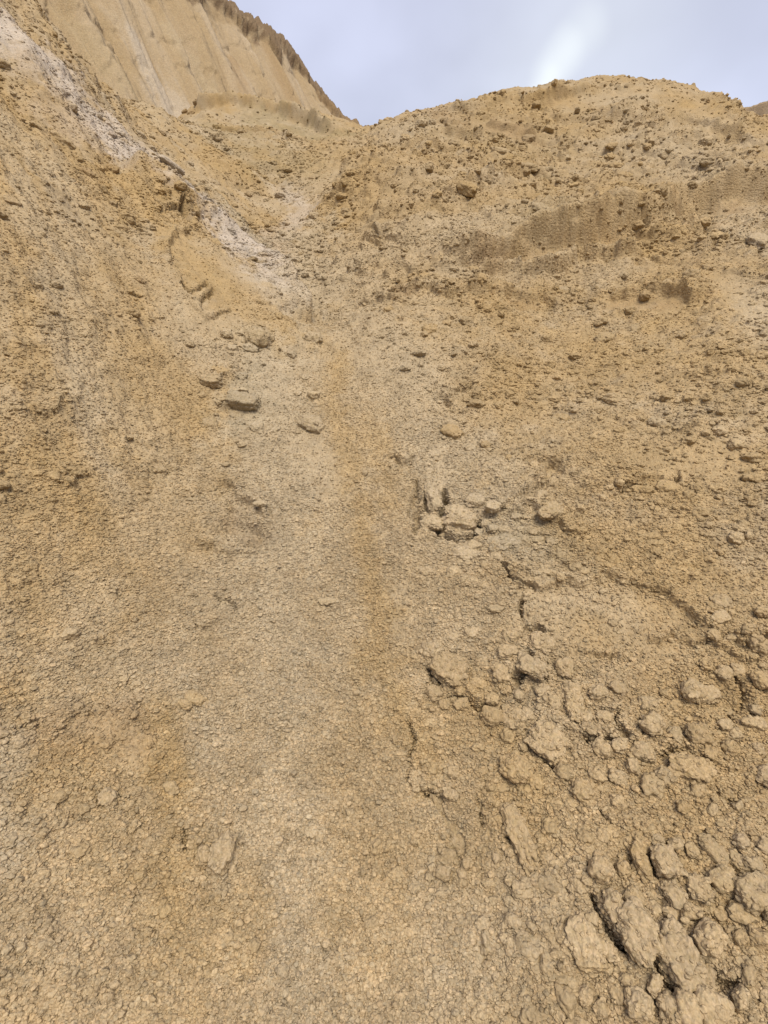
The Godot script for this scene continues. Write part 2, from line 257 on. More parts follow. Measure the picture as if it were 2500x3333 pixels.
# stained runs on the quarry cliff: from, to, width at either end, colour, strength
const STAINS := [
	[Vector3(-11.47, 19.31, -22.13), Vector3(-10.24, 18.18, -22.64), 0.30, 0.44, Vector3(0.560, 0.470, 0.350), 0.30],
	[Vector3(-10.24, 18.18, -22.64), Vector3(-8.57, 15.29, -22.15), 0.37, 1.12, Vector3(0.600, 0.520, 0.420), 0.60],
	[Vector3(-11.84, 17.46, -20.06), Vector3(-9.40, 14.19, -20.19), 0.49, 0.68, Vector3(0.460, 0.360, 0.220), 0.60],
	[Vector3(-7.89, 21.70, -28.99), Vector3(-6.87, 18.36, -27.13), 0.48, 0.61, Vector3(0.400, 0.280, 0.155), 0.60],
	[Vector3(-7.24, 25.32, -33.49), Vector3(-5.34, 21.83, -32.76), 0.48, 0.74, Vector3(0.410, 0.285, 0.155), 0.50],
	[Vector3(-5.10, 25.79, -37.92), Vector3(-2.65, 28.84, -47.01), 0.51, 0.64, Vector3(0.360, 0.250, 0.140), 0.70],
	[Vector3(-9.32, 24.62, -29.82), Vector3(-8.02, 25.08, -32.27), 0.49, 0.53, Vector3(0.400, 0.290, 0.160), 0.50],
	[Vector3(-9.54, 19.90, -24.99), Vector3(-7.72, 17.42, -25.03), 0.55, 0.84, Vector3(0.520, 0.420, 0.280), 0.60],
]
# single clods: plan place, long half axis (world), half width, half thickness, shape, label, group
const CLODS := [
	[Vector2(0.138, 0.947), Vector3(0.039, -0.040, 0.059), 0.0255, 0.0182, "slab", "long tapering sand slab lying down the slope, cracked along its side", "single clods on the slope"],
	[Vector2(0.278, 0.913), Vector3(0.015, -0.032, 0.047), 0.0196, 0.0153, "slab", "narrow sand slab beside the longest slab, rounded at its lower end", "single clods on the slope"],
	[Vector2(0.294, 1.008), Vector3(0.026, -0.009, 0.018), 0.0273, 0.0213, "round", "rounded hump of sand above the two long slabs", "single clods on the slope"],
	[Vector2(0.487, 0.849), Vector3(0.002, -0.018, 0.024), 0.0124, 0.0129, "slab", "small finger-shaped sand clod standing beside a dark gap", "single clods on the slope"],
	[Vector2(0.477, 0.874), Vector3(0.003, -0.005, 0.008), 0.0073, 0.0076, "round", "little knob of sand at the upper tip of the finger-shaped clod", "single clods on the slope"],
	[Vector2(0.529, 0.840), Vector3(0.005, -0.014, 0.020), 0.0241, 0.0219, "block", "smooth pale block of sand just past the dark gap by the finger-shaped clod", "single clods on the slope"],
	[Vector2(0.414, 0.846), Vector3(0.012, -0.007, 0.014), 0.0222, 0.0188, "block", "stubby sand clod leading the broken row, at its upper end", "single clods on the slope"],
	[Vector2(0.453, 0.843), Vector3(0.006, -0.004, 0.011), 0.0133, 0.0121, "block", "small clod wedged between the stubby clod and the finger-shaped clod", "single clods on the slope"],
	[Vector2(0.421, 0.803), Vector3(0.005, -0.014, 0.018), 0.0176, 0.0160, "block", "dark-sided clod overhanging the deep hollow in the broken row", "single clods on the slope"],
	[Vector2(0.448, 0.770), Vector3(0.012, -0.021, 0.032), 0.0288, 0.0187, "slab", "broad cracked sand slab below the deep hollow", "single clods on the slope"],
	[Vector2(0.553, 0.748), Vector3(0.012, -0.007, 0.015), 0.0254, 0.0231, "round", "rounded lump of sand resting on the right flank of the broken row", "single clods on the slope"],
	[Vector2(0.500, 0.730), Vector3(0.009, -0.020, 0.034), 0.0303, 0.0197, "slab", "large rough slab at the lower end of the broken row", "single clods on the slope"],
	[Vector2(0.526, 0.803), Vector3(0.006, -0.010, 0.018), 0.0176, 0.0148, "block", "wedge-shaped clod under the smooth pale block", "single clods on the slope"],
	[Vector2(0.420, 0.700), Vector3(0.009, -0.009, 0.012), 0.0199, 0.0168, "round", "pale rounded clod cut close by the bottom edge", "single clods on the slope"],
	[Vector2(0.520, 0.684), Vector3(0.020, -0.007, 0.017), 0.0288, 0.0224, "block", "blocky clod behind the black gap at the bottom edge", "single clods on the slope"],
	[Vector2(0.361, 0.770), Vector3(0.018, -0.014, 0.026), 0.0276, 0.0125, "slab", "low flat flake of sand left of the broken row", "single clods on the slope"],
	[Vector2(0.480, 1.017), Vector3(0.011, -0.010, 0.015), 0.0178, 0.0151, "block", "small block above the bare strip between the slabs", "single clods on the slope"],
	[Vector2(0.567, 1.005), Vector3(0.021, -0.006, 0.011), 0.0196, 0.0153, "block", "greyish white block of sandstone among the tan clods", "single clods on the slope"],
	[Vector2(0.649, 0.977), Vector3(0.041, -0.007, 0.012), 0.0258, 0.0168, "slab", "wide shelf-like clod beneath a long black crack", "single clods on the slope"],
	[Vector2(0.481, 0.932), Vector3(0.006, -0.008, 0.012), 0.0144, 0.0131, "block", "loose angular clod below the shelf-like clod, on its left", "single clods on the slope"],
	[Vector2(0.587, 0.962), Vector3(0.010, -0.009, 0.012), 0.0163, 0.0138, "block", "knobbly clod between the shelf-like clod and the greyish block", "single clods on the slope"],
	[Vector2(0.625, 0.852), Vector3(0.012, -0.014, 0.020), 0.0148, 0.0077, "slab", "grey flaky chip of sand lying alone on the right slope", "single clods on the slope"],
	[Vector2(0.674, 0.773), Vector3(0.008, -0.005, 0.008), 0.0165, 0.0128, "block", "grey clod cut by the right edge of the picture", "single clods on the slope"],
	[Vector2(-0.330, 0.901), Vector3(0.003, 0.018, -0.027), 0.0226, 0.0220, "slab", "thick upright sand lump, largest of the little cluster on the left", "single clods on the slope"],
	[Vector2(-0.361, 0.895), Vector3(0.013, -0.010, 0.008), 0.0150, 0.0156, "round", "egg-shaped clod leaning on the thick upright lump", "single clods on the slope"],
	[Vector2(-0.353, 0.925), Vector3(0.001, 0.006, -0.009), 0.0086, 0.0090, "round", "tiny clod perched at the top of the little cluster", "single clods on the slope"],
	[Vector2(-0.304, 0.898), Vector3(0.004, 0.014, -0.018), 0.0069, 0.0054, "slab", "thin sliver of sand along the outer side of the little cluster", "single clods on the slope"],
	[Vector2(-0.578, 0.941), Vector3(0.016, -0.007, 0.002), 0.0154, 0.0120, "block", "pale angular clod sitting alone on the left foreground", "single clods on the slope"],
	[Vector2(-0.389, 0.910), Vector3(0.012, -0.006, 0.002), 0.0114, 0.0089, "block", "crumbly clod just up the slope from the little cluster", "single clods on the slope"],
	[Vector2(-0.464, 0.983), Vector3(0.014, -0.007, 0.005), 0.0121, 0.0094, "round", "pale small clod below the dark ochre stain", "single clods on the slope"],
	[Vector2(-0.185, 0.776), Vector3(0.009, -0.005, 0.005), 0.0095, 0.0087, "round", "lone pebble-like clod on the even granular sand", "single clods on the slope"],
	[Vector2(-0.466, 1.151), Vector3(0.028, -0.010, 0.003), 0.0160, 0.0125, "block", "cracked clod on top of the ochre hollow", "single clods on the slope"],
	[Vector2(-0.485, 1.133), Vector3(0.014, -0.005, 0.005), 0.0113, 0.0103, "round", "small round clod touching the cracked clod above the ochre hollow", "single clods on the slope"],
	[Vector2(0.449, 1.105), Vector3(-0.001, -0.029, 0.035), 0.0228, 0.0177, "block", "tall block of sand leaning on the cracked bank", "single clods on the slope"],
	[Vector2(0.373, 1.047), Vector3(0.027, -0.015, 0.026), 0.0352, 0.0183, "slab", "squarish slab below the leaning tall block", "single clods on the slope"],
	[Vector2(0.253, 1.511), Vector3(0.046, -0.004, 0.015), 0.0278, 0.0217, "block", "flat-topped block second down the stepped gully bank", "single clods on the slope"],
	[Vector2(0.253, 1.633), Vector3(0.054, -0.007, 0.020), 0.0451, 0.0381, "block", "biggest dark-sided block in the stepped gully bank", "single clods on the slope"],
	[Vector2(0.174, 1.728), Vector3(0.010, -0.043, 0.055), 0.0280, 0.0219, "block", "upright clod across the crack from the biggest block", "single clods on the slope"],
	[Vector2(0.169, 1.218), Vector3(0.047, -0.008, 0.021), 0.0380, 0.0222, "block", "crusty mound of sand below the wide black cracks", "single clods on the slope"],
	[Vector2(0.374, 1.179), Vector3(0.028, -0.007, 0.017), 0.0256, 0.0166, "block", "clod standing between the two black cracks", "single clods on the slope"],
	[Vector2(0.932, 1.185), Vector3(0.018, -0.007, 0.011), 0.0217, 0.0169, "round", "rounded clod by the right edge, above the shallow scarp", "single clods on the slope"],
	[Vector2(0.838, 1.047), Vector3(0.024, -0.003, 0.005), 0.0140, 0.0091, "slab", "thin pale flake by the right edge", "single clods on the slope"],
	[Vector2(0.465, 1.075), Vector3(0.016, -0.005, 0.008), 0.0158, 0.0123, "block", "lumpy clod right of the leaning tall block", "single clods on the slope"],
	[Vector2(0.757, 1.008), Vector3(0.015, -0.003, 0.006), 0.0163, 0.0127, "round", "rounded clod at the end of the long black crack", "single clods on the slope"],
	[Vector2(-0.606, 2.445), Vector3(0.055, -0.011, -0.014), 0.0600, 0.0546, "round", "grey round clod alone below the cracked tongue of sand", "single clods on the slope"],
	[Vector2(-0.709, 2.228), Vector3(0.040, -0.003, -0.017), 0.0215, 0.0168, "slab", "thin ochre flake on the left gully side", "single clods on the slope"],
	[Vector2(-0.597, 2.134), Vector3(0.069, -0.009, -0.014), 0.0403, 0.0314, "block", "grey lumpy clod below the grey round clod", "single clods on the slope"],
	[Vector2(-0.298, 2.088), Vector3(0.046, -0.016, 0.023), 0.0397, 0.0309, "block", "pale clod beside the ochre stripe in the gully", "single clods on the slope"],
	[Vector2(-0.737, 2.158), Vector3(0.042, -0.009, -0.014), 0.0301, 0.0235, "block", "tan crumbly clod above the grey lumpy clod", "single clods on the slope"],
	[Vector2(-0.799, 1.764), Vector3(0.023, -0.007, -0.011), 0.0208, 0.0162, "block", "dark-edged clod on the plain left slope", "single clods on the slope"],
	[Vector2(-1.020, 1.523), Vector3(0.017, -0.007, -0.011), 0.0180, 0.0140, "block", "tan clod low on the left slope edge", "single clods on the slope"],
	[Vector2(-1.790, 3.021), Vector3(0.049, -0.033, -0.026), 0.0343, 0.0268, "slab", "dark elongated boulder of sand on the pale streak", "single clods on the slope"],
	[Vector2(-2.286, 5.160), Vector3(0.022, 0.014, -0.090), 0.0409, 0.0319, "block", "brown clod beneath the ridge, where the pale streak narrows", "single clods on the slope"],
	[Vector2(-2.375, 5.746), Vector3(0.065, -0.036, -0.009), 0.0423, 0.0330, "block", "ochre clod at the edge of the pale streak near the hollow", "single clods on the slope"],
	[Vector2(-1.514, 2.167), Vector3(0.020, -0.004, -0.023), 0.0175, 0.0114, "slab", "dark flat clod near the left edge of the slope", "single clods on the slope"],
	[Vector2(-1.306, 2.646), Vector3(0.021, 0.007, -0.032), 0.0153, 0.0120, "slab", "thin dark-edged flake above the cracked tongue", "single clods on the slope"],
	[Vector2(-1.112, 2.375), Vector3(0.019, -0.011, -0.006), 0.0168, 0.0153, "round", "brown round clod left of the cracked tongue", "single clods on the slope"],
	[Vector2(-1.621, 2.915), Vector3(0.031, -0.016, -0.018), 0.0267, 0.0208, "block", "brown clod below the dark elongated boulder", "single clods on the slope"],
	[Vector2(-1.637, 4.059), Vector3(0.031, 0.017, -0.145), 0.0418, 0.0272, "block", "grey pale lump in the middle of the pale streak", "single clods on the slope"],
	[Vector2(-1.534, 4.107), Vector3(0.038, -0.005, -0.082), 0.0354, 0.0230, "block", "grey pale lump next down the pale streak", "single clods on the slope"],
	[Vector2(-1.210, 1.819), Vector3(0.015, -0.003, -0.015), 0.0163, 0.0127, "block", "dark-edged clod alone low on the left slope", "single clods on the slope"],
	[Vector2(1.242, 5.831), Vector3(0.097, -0.043, 0.047), 0.0533, 0.0416, "block", "grey overhanging clod high on the mound", "single clods on the slope"],
	[Vector2(0.799, 6.206), Vector3(0.051, -0.039, 0.049), 0.0389, 0.0354, "round", "dark clod left of the grey overhanging clod", "single clods on the slope"],
	[Vector2(1.109, 3.848), Vector3(0.068, -0.040, 0.046), 0.0491, 0.0415, "block", "large grey clod in the middle of the mound", "single clods on the slope"],
	[Vector2(1.078, 3.619), Vector3(0.054, -0.014, 0.017), 0.0253, 0.0197, "block", "grey flat clod just under the large grey clod", "single clods on the slope"],
	[Vector2(0.619, 4.065), Vector3(0.047, -0.066, 0.079), 0.0516, 0.0436, "block", "split ochre block on the left side of the mound", "single clods on the slope"],
	[Vector2(2.332, 5.410), Vector3(0.045, -0.039, 0.055), 0.0465, 0.0362, "block", "ochre clod below the mound's crest", "single clods on the slope"],
	[Vector2(2.607, 6.734), Vector3(0.101, 0.037, -0.027), 0.0381, 0.0297, "slab", "dark ledge stone close under the mound's crest", "single clods on the slope"],
	[Vector2(2.717, 4.641), Vector3(0.028, -0.053, 0.073), 0.0481, 0.0406, "block", "blocky clod above the long pale ledge", "single clods on the slope"],
	[Vector2(2.984, 5.212), Vector3(0.079, -0.058, 0.084), 0.0567, 0.0368, "round", "wide rounded hump above the blocky clod", "single clods on the slope"],
	[Vector2(3.900, 5.892), Vector3(0.039, -0.042, 0.055), 0.0436, 0.0340, "block", "grey clod high near the right edge of the mound", "single clods on the slope"],
	[Vector2(2.121, 3.000), Vector3(-0.052, -0.060, 0.101), 0.0525, 0.0409, "block", "pale cracked block under the long ledge at the right edge", "single clods on the slope"],
	[Vector2(2.520, 3.747), Vector3(0.032, -0.076, 0.136), 0.0565, 0.0367, "block", "broad pale block hanging from the long ledge", "single clods on the slope"],
	[Vector2(1.645, 4.153), Vector3(0.044, -0.025, 0.037), 0.0408, 0.0318, "block", "dark-faced ochre clod right of the large grey clod", "single clods on the slope"],
	[Vector2(1.141, 4.379), Vector3(0.060, 0.002, -0.015), 0.0353, 0.0276, "block", "small dark clod up and left of the large grey clod", "single clods on the slope"],
	[Vector2(1.699, 2.765), Vector3(0.002, -0.025, 0.041), 0.0195, 0.0177, "block", "dark hollowed clod under the long ledge", "single clods on the slope"],
	[Vector2(0.600, 1.795), Vector3(0.049, -0.010, 0.021), 0.0333, 0.0217, "block", "dark undercut lump at the head of the stepped gully bank", "single clods on the slope"],
	[Vector2(0.268, 1.984), Vector3(0.036, -0.017, 0.024), 0.0316, 0.0267, "block", "ochre clod above the stepped gully bank", "single clods on the slope"],
	[Vector2(0.386, 1.523), Vector3(0.058, 0.010, -0.002), 0.0337, 0.0175, "block", "grey crumbling heap right of the stepped blocks", "single clods on the slope"],
	[Vector2(0.949, 1.639), Vector3(0.033, -0.012, 0.023), 0.0306, 0.0199, "block", "tan lump split by a short crack on the right slope", "single clods on the slope"],
	[Vector2(0.721, 2.036), Vector3(0.031, -0.006, 0.012), 0.0199, 0.0155, "round", "small round clod on the ochre slope", "single clods on the slope"],
	[Vector2(1.035, 1.902), Vector3(0.026, -0.008, 0.017), 0.0209, 0.0163, "block", "grey speckled clod on the ochre slope", "single clods on the slope"],
	[Vector2(0.534, 1.587), Vector3(0.039, 0.013, -0.012), 0.0300, 0.0165, "block", "large blocky sand clod a little above and right of the grey crumbling heap", "clods of the stepped bank"],
	[Vector2(0.442, 1.407), Vector3(0.014, -0.003, 0.008), 0.0140, 0.0107, "slab", "small flat sand clod well below and right of the grey crumbling heap", "clods of the stepped bank"],
	[Vector2(0.129, 1.475), Vector3(0.018, 0.003, -0.002), 0.0172, 0.0104, "block", "small blocky sand clod a little below and left of the flat-topped block", "clods of the stepped bank"],
	[Vector2(0.361, 1.624), Vector3(0.020, -0.005, 0.011), 0.0218, 0.0148, "slab", "middling flat sand clod a little above and left of the grey crumbling heap", "clods of the stepped bank"],
	[Vector2(0.433, 1.780), Vector3(0.020, 0.004, -0.002), 0.0171, 0.0109, "block", "small blocky sand clod well left of the dark undercut lump", "clods of the stepped bank"],
	[Vector2(0.529, 1.664), Vector3(0.017, 0.013, -0.016), 0.0176, 0.0140, "block", "small blocky sand clod a little below the dark undercut lump", "clods of the stepped bank"],
	[Vector2(0.469, 1.862), Vector3(0.012, -0.003, 0.006), 0.0173, 0.0099, "block", "small blocky sand clod well right of the ochre clod over the stepped bank", "clods of the stepped bank"],
	[Vector2(0.327, 1.914), Vector3(0.022, 0.005, -0.005), 0.0228, 0.0167, "block", "middling blocky sand clod well above the biggest block of the stepped bank", "clods of the stepped bank"],
	[Vector2(0.344, 1.481), Vector3(0.020, -0.005, 0.012), 0.0178, 0.0112, "block", "small blocky sand clod a little below and left of the grey crumbling heap", "clods of the stepped bank"],
	[Vector2(0.303, 1.453), Vector3(0.012, 0.001, 0.003), 0.0145, 0.0104, "block", "small blocky sand clod a little below and right of the flat-topped block", "clods of the stepped bank"],
	[Vector2(0.313, 1.685), Vector3(0.034, -0.002, 0.008), 0.0293, 0.0237, "block", "large blocky sand clod close above and right of the biggest block of the stepped bank", "clods of the stepped bank"],
	[Vector2(0.390, 1.920), Vector3(0.019, 0.003, -0.002), 0.0219, 0.0179, "block", "small blocky sand clod a little right of the ochre clod over the stepped bank", "clods of the stepped bank"],
	[Vector2(0.486, 1.404), Vector3(0.010, 0.002, -0.002), 0.0135, 0.0075, "slab", "small flat sand clod well right of the flat-topped block", "clods of the stepped bank"],
	[Vector2(0.321, 1.578), Vector3(0.026, 0.000, 0.005), 0.0188, 0.0123, "slab", "small flat sand clod a little above and left of the grey crumbling heap", "clods of the stepped bank"],
	[Vector2(0.432, 1.600), Vector3(0.014, -0.004, 0.008), 0.0158, 0.0099, "block", "small blocky sand clod a little above the grey crumbling heap", "clods of the stepped bank"],
	[Vector2(0.586, 1.716), Vector3(0.019, -0.004, 0.008), 0.0234, 0.0206, "slab", "middling flat sand clod close below the dark undercut lump", "clods of the stepped bank"],
	[Vector2(0.164, 1.639), Vector3(0.037, -0.005, 0.012), 0.0272, 0.0180, "block", "large blocky sand clod a little left of the biggest block of the stepped bank", "clods of the stepped bank"],
	[Vector2(0.500, 1.438), Vector3(0.010, 0.000, 0.003), 0.0137, 0.0088, "block", "small blocky sand clod well below and right of the grey crumbling heap", "clods of the stepped bank"],
	[Vector2(0.517, 1.496), Vector3(0.017, 0.003, -0.002), 0.0144, 0.0124, "slab", "small flat sand clod well right of the grey crumbling heap", "clods of the stepped bank"],
	[Vector2(0.546, 1.801), Vector3(0.015, 0.006, -0.008), 0.0179, 0.0116, "slab", "small flat sand clod close left of the dark undercut lump", "clods of the stepped bank"],
	[Vector2(0.194, 1.886), Vector3(0.020, -0.003, 0.006), 0.0227, 0.0176, "slab", "middling flat sand clod well above and left of the biggest block of the stepped bank", "clods of the stepped bank"],
	[Vector2(0.167, 1.828), Vector3(0.021, 0.002, 0.000), 0.0209, 0.0144, "block", "small blocky sand clod well above and left of the biggest block of the stepped bank", "clods of the stepped bank"],
	[Vector2(0.306, 1.154), Vector3(0.010, 0.002, 0.002), 0.0134, 0.0078, "slab", "small flat sand clod a little below and left of the clod between two black cracks", "clods among the black cracks"],
	[Vector2(0.331, 1.166), Vector3(0.016, 0.006, -0.002), 0.0145, 0.0097, "block", "small blocky sand clod close below and left of the clod between two black cracks", "clods among the black cracks"],
	[Vector2(0.340, 1.264), Vector3(0.023, 0.005, 0.002), 0.0200, 0.0151, "block", "middling blocky sand clod a little above and left of the clod between two black cracks", "clods among the black cracks"],
	[Vector2(0.387, 1.136), Vector3(0.015, 0.007, -0.005), 0.0132, 0.0104, "block", "small blocky sand clod a little below and right of the clod between two black cracks", "clods among the black cracks"],
	[Vector2(0.239, 1.176), Vector3(0.021, 0.001, 0.005), 0.0157, 0.0114, "block", "small blocky sand clod a little below and right of the crusty mound", "clods among the black cracks"],
	[Vector2(0.128, 1.264), Vector3(0.033, -0.000, 0.006), 0.0243, 0.0213, "block", "large blocky sand clod close above and left of the crusty mound", "clods among the black cracks"],
	[Vector2(0.412, 1.234), Vector3(0.024, -0.008, 0.017), 0.0254, 0.0150, "block", "large blocky sand clod close above the clod between two black cracks", "clods among the black cracks"],
	[Vector2(0.194, 1.169), Vector3(0.013, 0.004, -0.003), 0.0134, 0.0101, "block", "small blocky sand clod well left of the clod between two black cracks", "clods among the black cracks"],
	[Vector2(0.149, 1.148), Vector3(0.012, 0.001, 0.003), 0.0146, 0.0093, "slab", "small flat sand clod a little below the crusty mound", "clods among the black cracks"],
	[Vector2(0.411, 1.105), Vector3(0.008, -0.006, 0.009), 0.0145, 0.0102, "slab", "small flat sand clod close left of the leaning tall block", "clods among the black cracks"],
	[Vector2(0.295, 1.115), Vector3(0.012, 0.004, -0.002), 0.0152, 0.0099, "slab", "small flat sand clod well above and left of the squarish slab", "clods among the black cracks"],
	[Vector2(0.192, 1.142), Vector3(0.018, 0.006, -0.003), 0.0129, 0.0074, "block", "small blocky sand clod a little below the crusty mound", "clods among the black cracks"],
	[Vector2(0.294, 1.182), Vector3(0.007, -0.015, 0.020), 0.0186, 0.0140, "block", "middling blocky sand clod a little left of the clod between two black cracks", "clods among the black cracks"],
	[Vector2(0.339, 1.096), Vector3(0.016, 0.001, 0.002), 0.0154, 0.0105, "block", "small blocky sand clod a little above and left of the squarish slab", "clods among the black cracks"],
	[Vector2(0.356, 1.209), Vector3(0.013, 0.001, 0.002), 0.0136, 0.0090, "block", "small blocky sand clod close above and left of the clod between two black cracks", "clods among the black cracks"],
	[Vector2(0.128, 1.173), Vector3(0.016, -0.010, 0.015), 0.0175, 0.0139, "block", "middling blocky sand clod a little below and left of the crusty mound", "clods among the black cracks"],
	[Vector2(0.242, 1.288), Vector3(0.020, 0.007, -0.005), 0.0144, 0.0112, "slab", "small flat sand clod well above and right of the crusty mound", "clods among the black cracks"],
	[Vector2(0.324, 1.227), Vector3(0.025, 0.003, 0.005), 0.0183, 0.0115, "block", "middling blocky sand clod well right of the crusty mound", "clods among the black cracks"],
	[Vector2(0.189, 1.288), Vector3(0.014, 0.007, -0.006), 0.0145, 0.0093, "slab", "small flat sand clod a little above the crusty mound", "clods among the black cracks"],
	[Vector2(0.328, 1.136), Vector3(0.012, 0.003, 0.000), 0.0146, 0.0119, "block", "small blocky sand clod a little below and left of the clod between two black cracks", "clods among the black cracks"],
	[Vector2(0.265, 1.136), Vector3(0.016, 0.000, 0.003), 0.0134, 0.0101, "slab", "small flat sand clod well below and left of the clod between two black cracks", "clods among the black cracks"],
	[Vector2(0.453, 1.173), Vector3(0.022, 0.000, 0.005), 0.0244, 0.0210, "slab", "large flat sand clod a little right of the clod between two black cracks", "clods among the black cracks"],
	[Vector2(0.259, 1.105), Vector3(0.023, -0.000, 0.008), 0.0227, 0.0165, "block", "large blocky sand clod a little above and left of the rounded hump above the slabs", "clods among the black cracks"],
	[Vector2(0.307, 1.096), Vector3(0.031, 0.007, 0.002), 0.0237, 0.0157, "slab", "large flat sand clod a little above and left of the squarish slab", "clods among the black cracks"],
	[Vector2(0.820, 1.005), Vector3(0.009, -0.003, 0.005), 0.0116, 0.0082, "block", "small blocky sand clod a little below the thin pale flake", "clods above the broken row"],
	[Vector2(0.533, 0.983), Vector3(0.012, -0.000, -0.000), 0.0158, 0.0108, "slab", "middling flat sand clod close below and left of the greyish white block", "clods above the broken row"],
	[Vector2(0.802, 0.962), Vector3(0.008, -0.009, 0.014), 0.0187, 0.0164, "block", "large blocky sand clod a little below the thin pale flake", "clods above the broken row"],
	[Vector2(0.562, 1.121), Vector3(0.014, -0.006, 0.011), 0.0156, 0.0093, "block", "small blocky sand clod a little right of the leaning tall block", "clods above the broken row"],
	[Vector2(0.420, 0.956), Vector3(0.003, -0.015, 0.020), 0.0203, 0.0157, "block", "large blocky sand clod a little below and right of the squarish slab", "clods above the broken row"],
	[Vector2(0.732, 1.108), Vector3(0.022, -0.002, 0.005), 0.0271, 0.0229, "block", "large blocky sand clod a little above and left of the thin pale flake", "clods above the broken row"],
	[Vector2(0.546, 1.044), Vector3(0.017, -0.001, 0.003), 0.0172, 0.0131, "block", "middling blocky sand clod a little above and left of the greyish white block", "clods above the broken row"],
	[Vector2(0.656, 0.910), Vector3(0.006, -0.003, 0.005), 0.0131, 0.0089, "slab", "small flat sand clod a little above the grey flaky chip", "clods above the broken row"],
	[Vector2(0.773, 1.102), Vector3(0.007, -0.006, 0.008), 0.0124, 0.0099, "block", "small blocky sand clod well above and left of the thin pale flake", "clods above the broken row"],
	[Vector2(0.712, 0.916), Vector3(0.003, -0.002, 0.005), 0.0108, 0.0096, "slab", "small flat sand clod well above and right of the grey flaky chip", "clods above the broken row"],
	[Vector2(0.648, 1.032), Vector3(0.014, 0.002, 0.000), 0.0168, 0.0094, "slab", "middling flat sand clod a little above and right of the greyish white block", "clods above the broken row"],
	[Vector2(0.772, 1.047), Vector3(0.014, 0.004, -0.002), 0.0122, 0.0092, "slab", "small flat sand clod a little left of the thin pale flake", "clods above the broken row"],
	[Vector2(0.519, 1.020), Vector3(0.004, -0.006, 0.011), 0.0186, 0.0121, "block", "middling blocky sand clod close left of the greyish white block", "clods above the broken row"],
	[Vector2(0.605, 1.050), Vector3(0.014, -0.010, 0.014), 0.0260, 0.0191, "block", "large blocky sand clod close above the greyish white block", "clods above the broken row"],
	[Vector2(0.704, 0.999), Vector3(0.012, -0.004, 0.006), 0.0145, 0.0104, "slab", "small flat sand clod a little above and right of the shelf-like clod", "clods above the broken row"],
	[Vector2(0.787, 1.032), Vector3(0.016, -0.002, 0.003), 0.0150, 0.0111, "block", "small blocky sand clod a little below and left of the thin pale flake", "clods above the broken row"],
	[Vector2(0.508, 1.072), Vector3(0.016, 0.000, 0.005), 0.0126, 0.0077, "slab", "small flat sand clod a little below and right of the leaning tall block", "clods above the broken row"],
	[Vector2(0.643, 0.938), Vector3(0.012, -0.004, 0.008), 0.0144, 0.0115, "block", "middling blocky sand clod a little below the shelf-like clod", "clods above the broken row"],
	[Vector2(0.511, 1.115), Vector3(0.021, 0.005, -0.003), 0.0180, 0.0148, "block", "middling blocky sand clod a little right of the leaning tall block", "clods above the broken row"],
	[Vector2(0.811, 1.078), Vector3(0.014, -0.002, 0.003), 0.0122, 0.0080, "slab", "small flat sand clod a little above and left of the thin pale flake", "clods above the broken row"],
	[Vector2(0.498, 0.971), Vector3(0.017, -0.001, 0.005), 0.0162, 0.0110, "block", "middling blocky sand clod a little below and left of the greyish white block", "clods above the broken row"],
	[Vector2(0.468, 1.054), Vector3(0.011, -0.006, 0.009), 0.0123, 0.0069, "block", "small blocky sand clod a little below and right of the leaning tall block", "clods above the broken row"],
	[Vector2(0.597, 0.913), Vector3(0.012, -0.002, 0.005), 0.0112, 0.0085, "block", "small blocky sand clod a little below the shelf-like clod", "clods above the broken row"],
	[Vector2(0.620, 1.090), Vector3(0.021, -0.002, 0.003), 0.0164, 0.0148, "block", "middling blocky sand clod a little above the greyish white block", "clods above the broken row"],
	[Vector2(0.558, 0.950), Vector3(0.022, -0.004, 0.009), 0.0219, 0.0141, "block", "large blocky sand clod a little below the greyish white block", "clods above the broken row"],
	[Vector2(0.857, 1.069), Vector3(0.011, -0.002, 0.005), 0.0123, 0.0077, "block", "small blocky sand clod close above the thin pale flake", "clods above the broken row"],
	[Vector2(0.717, 0.941), Vector3(0.006, -0.007, 0.011), 0.0140, 0.0116, "block", "small blocky sand clod a little below and right of the shelf-like clod", "clods above the broken row"],
	[Vector2(0.696, 1.029), Vector3(0.023, -0.001, 0.000), 0.0250, 0.0197, "slab", "large flat sand clod close above the shelf-like clod", "clods above the broken row"],
	[Vector2(0.570, 0.687), Vector3(0.006, -0.003, 0.008), 0.0174, 0.0149, "block", "middling blocky sand clod close right of the black gap at the bottom edge", "clods of the broken row"],
	[Vector2(0.466, 0.690), Vector3(0.020, 0.005, 0.002), 0.0185, 0.0152, "block", "middling blocky sand clod close left of the black gap at the bottom edge", "clods of the broken row"],
	[Vector2(0.570, 0.806), Vector3(0.019, -0.002, 0.005), 0.0202, 0.0128, "block", "middling blocky sand clod a little below and right of the smooth pale block", "clods of the broken row"],
	[Vector2(0.543, 0.779), Vector3(-0.002, -0.006, 0.009), 0.0180, 0.0154, "slab", "middling flat sand clod close above and left of the rounded lump", "clods of the broken row"],
	[Vector2(0.595, 0.773), Vector3(0.002, -0.006, 0.009), 0.0119, 0.0075, "slab", "small flat sand clod a little above and right of the rounded lump", "clods of the broken row"],
	[Vector2(0.458, 0.806), Vector3(0.008, -0.006, 0.012), 0.0149, 0.0087, "slab", "small flat sand clod a little above the broad cracked slab", "clods of the broken row"],
	[Vector2(0.451, 0.715), Vector3(0.007, -0.002, 0.006), 0.0165, 0.0127, "slab", "middling flat sand clod a little below and left of the large rough slab", "clods of the broken row"],
	[Vector2(0.501, 0.761), Vector3(0.010, -0.006, 0.012), 0.0188, 0.0106, "slab", "middling flat sand clod close above the large rough slab", "clods of the broken row"],
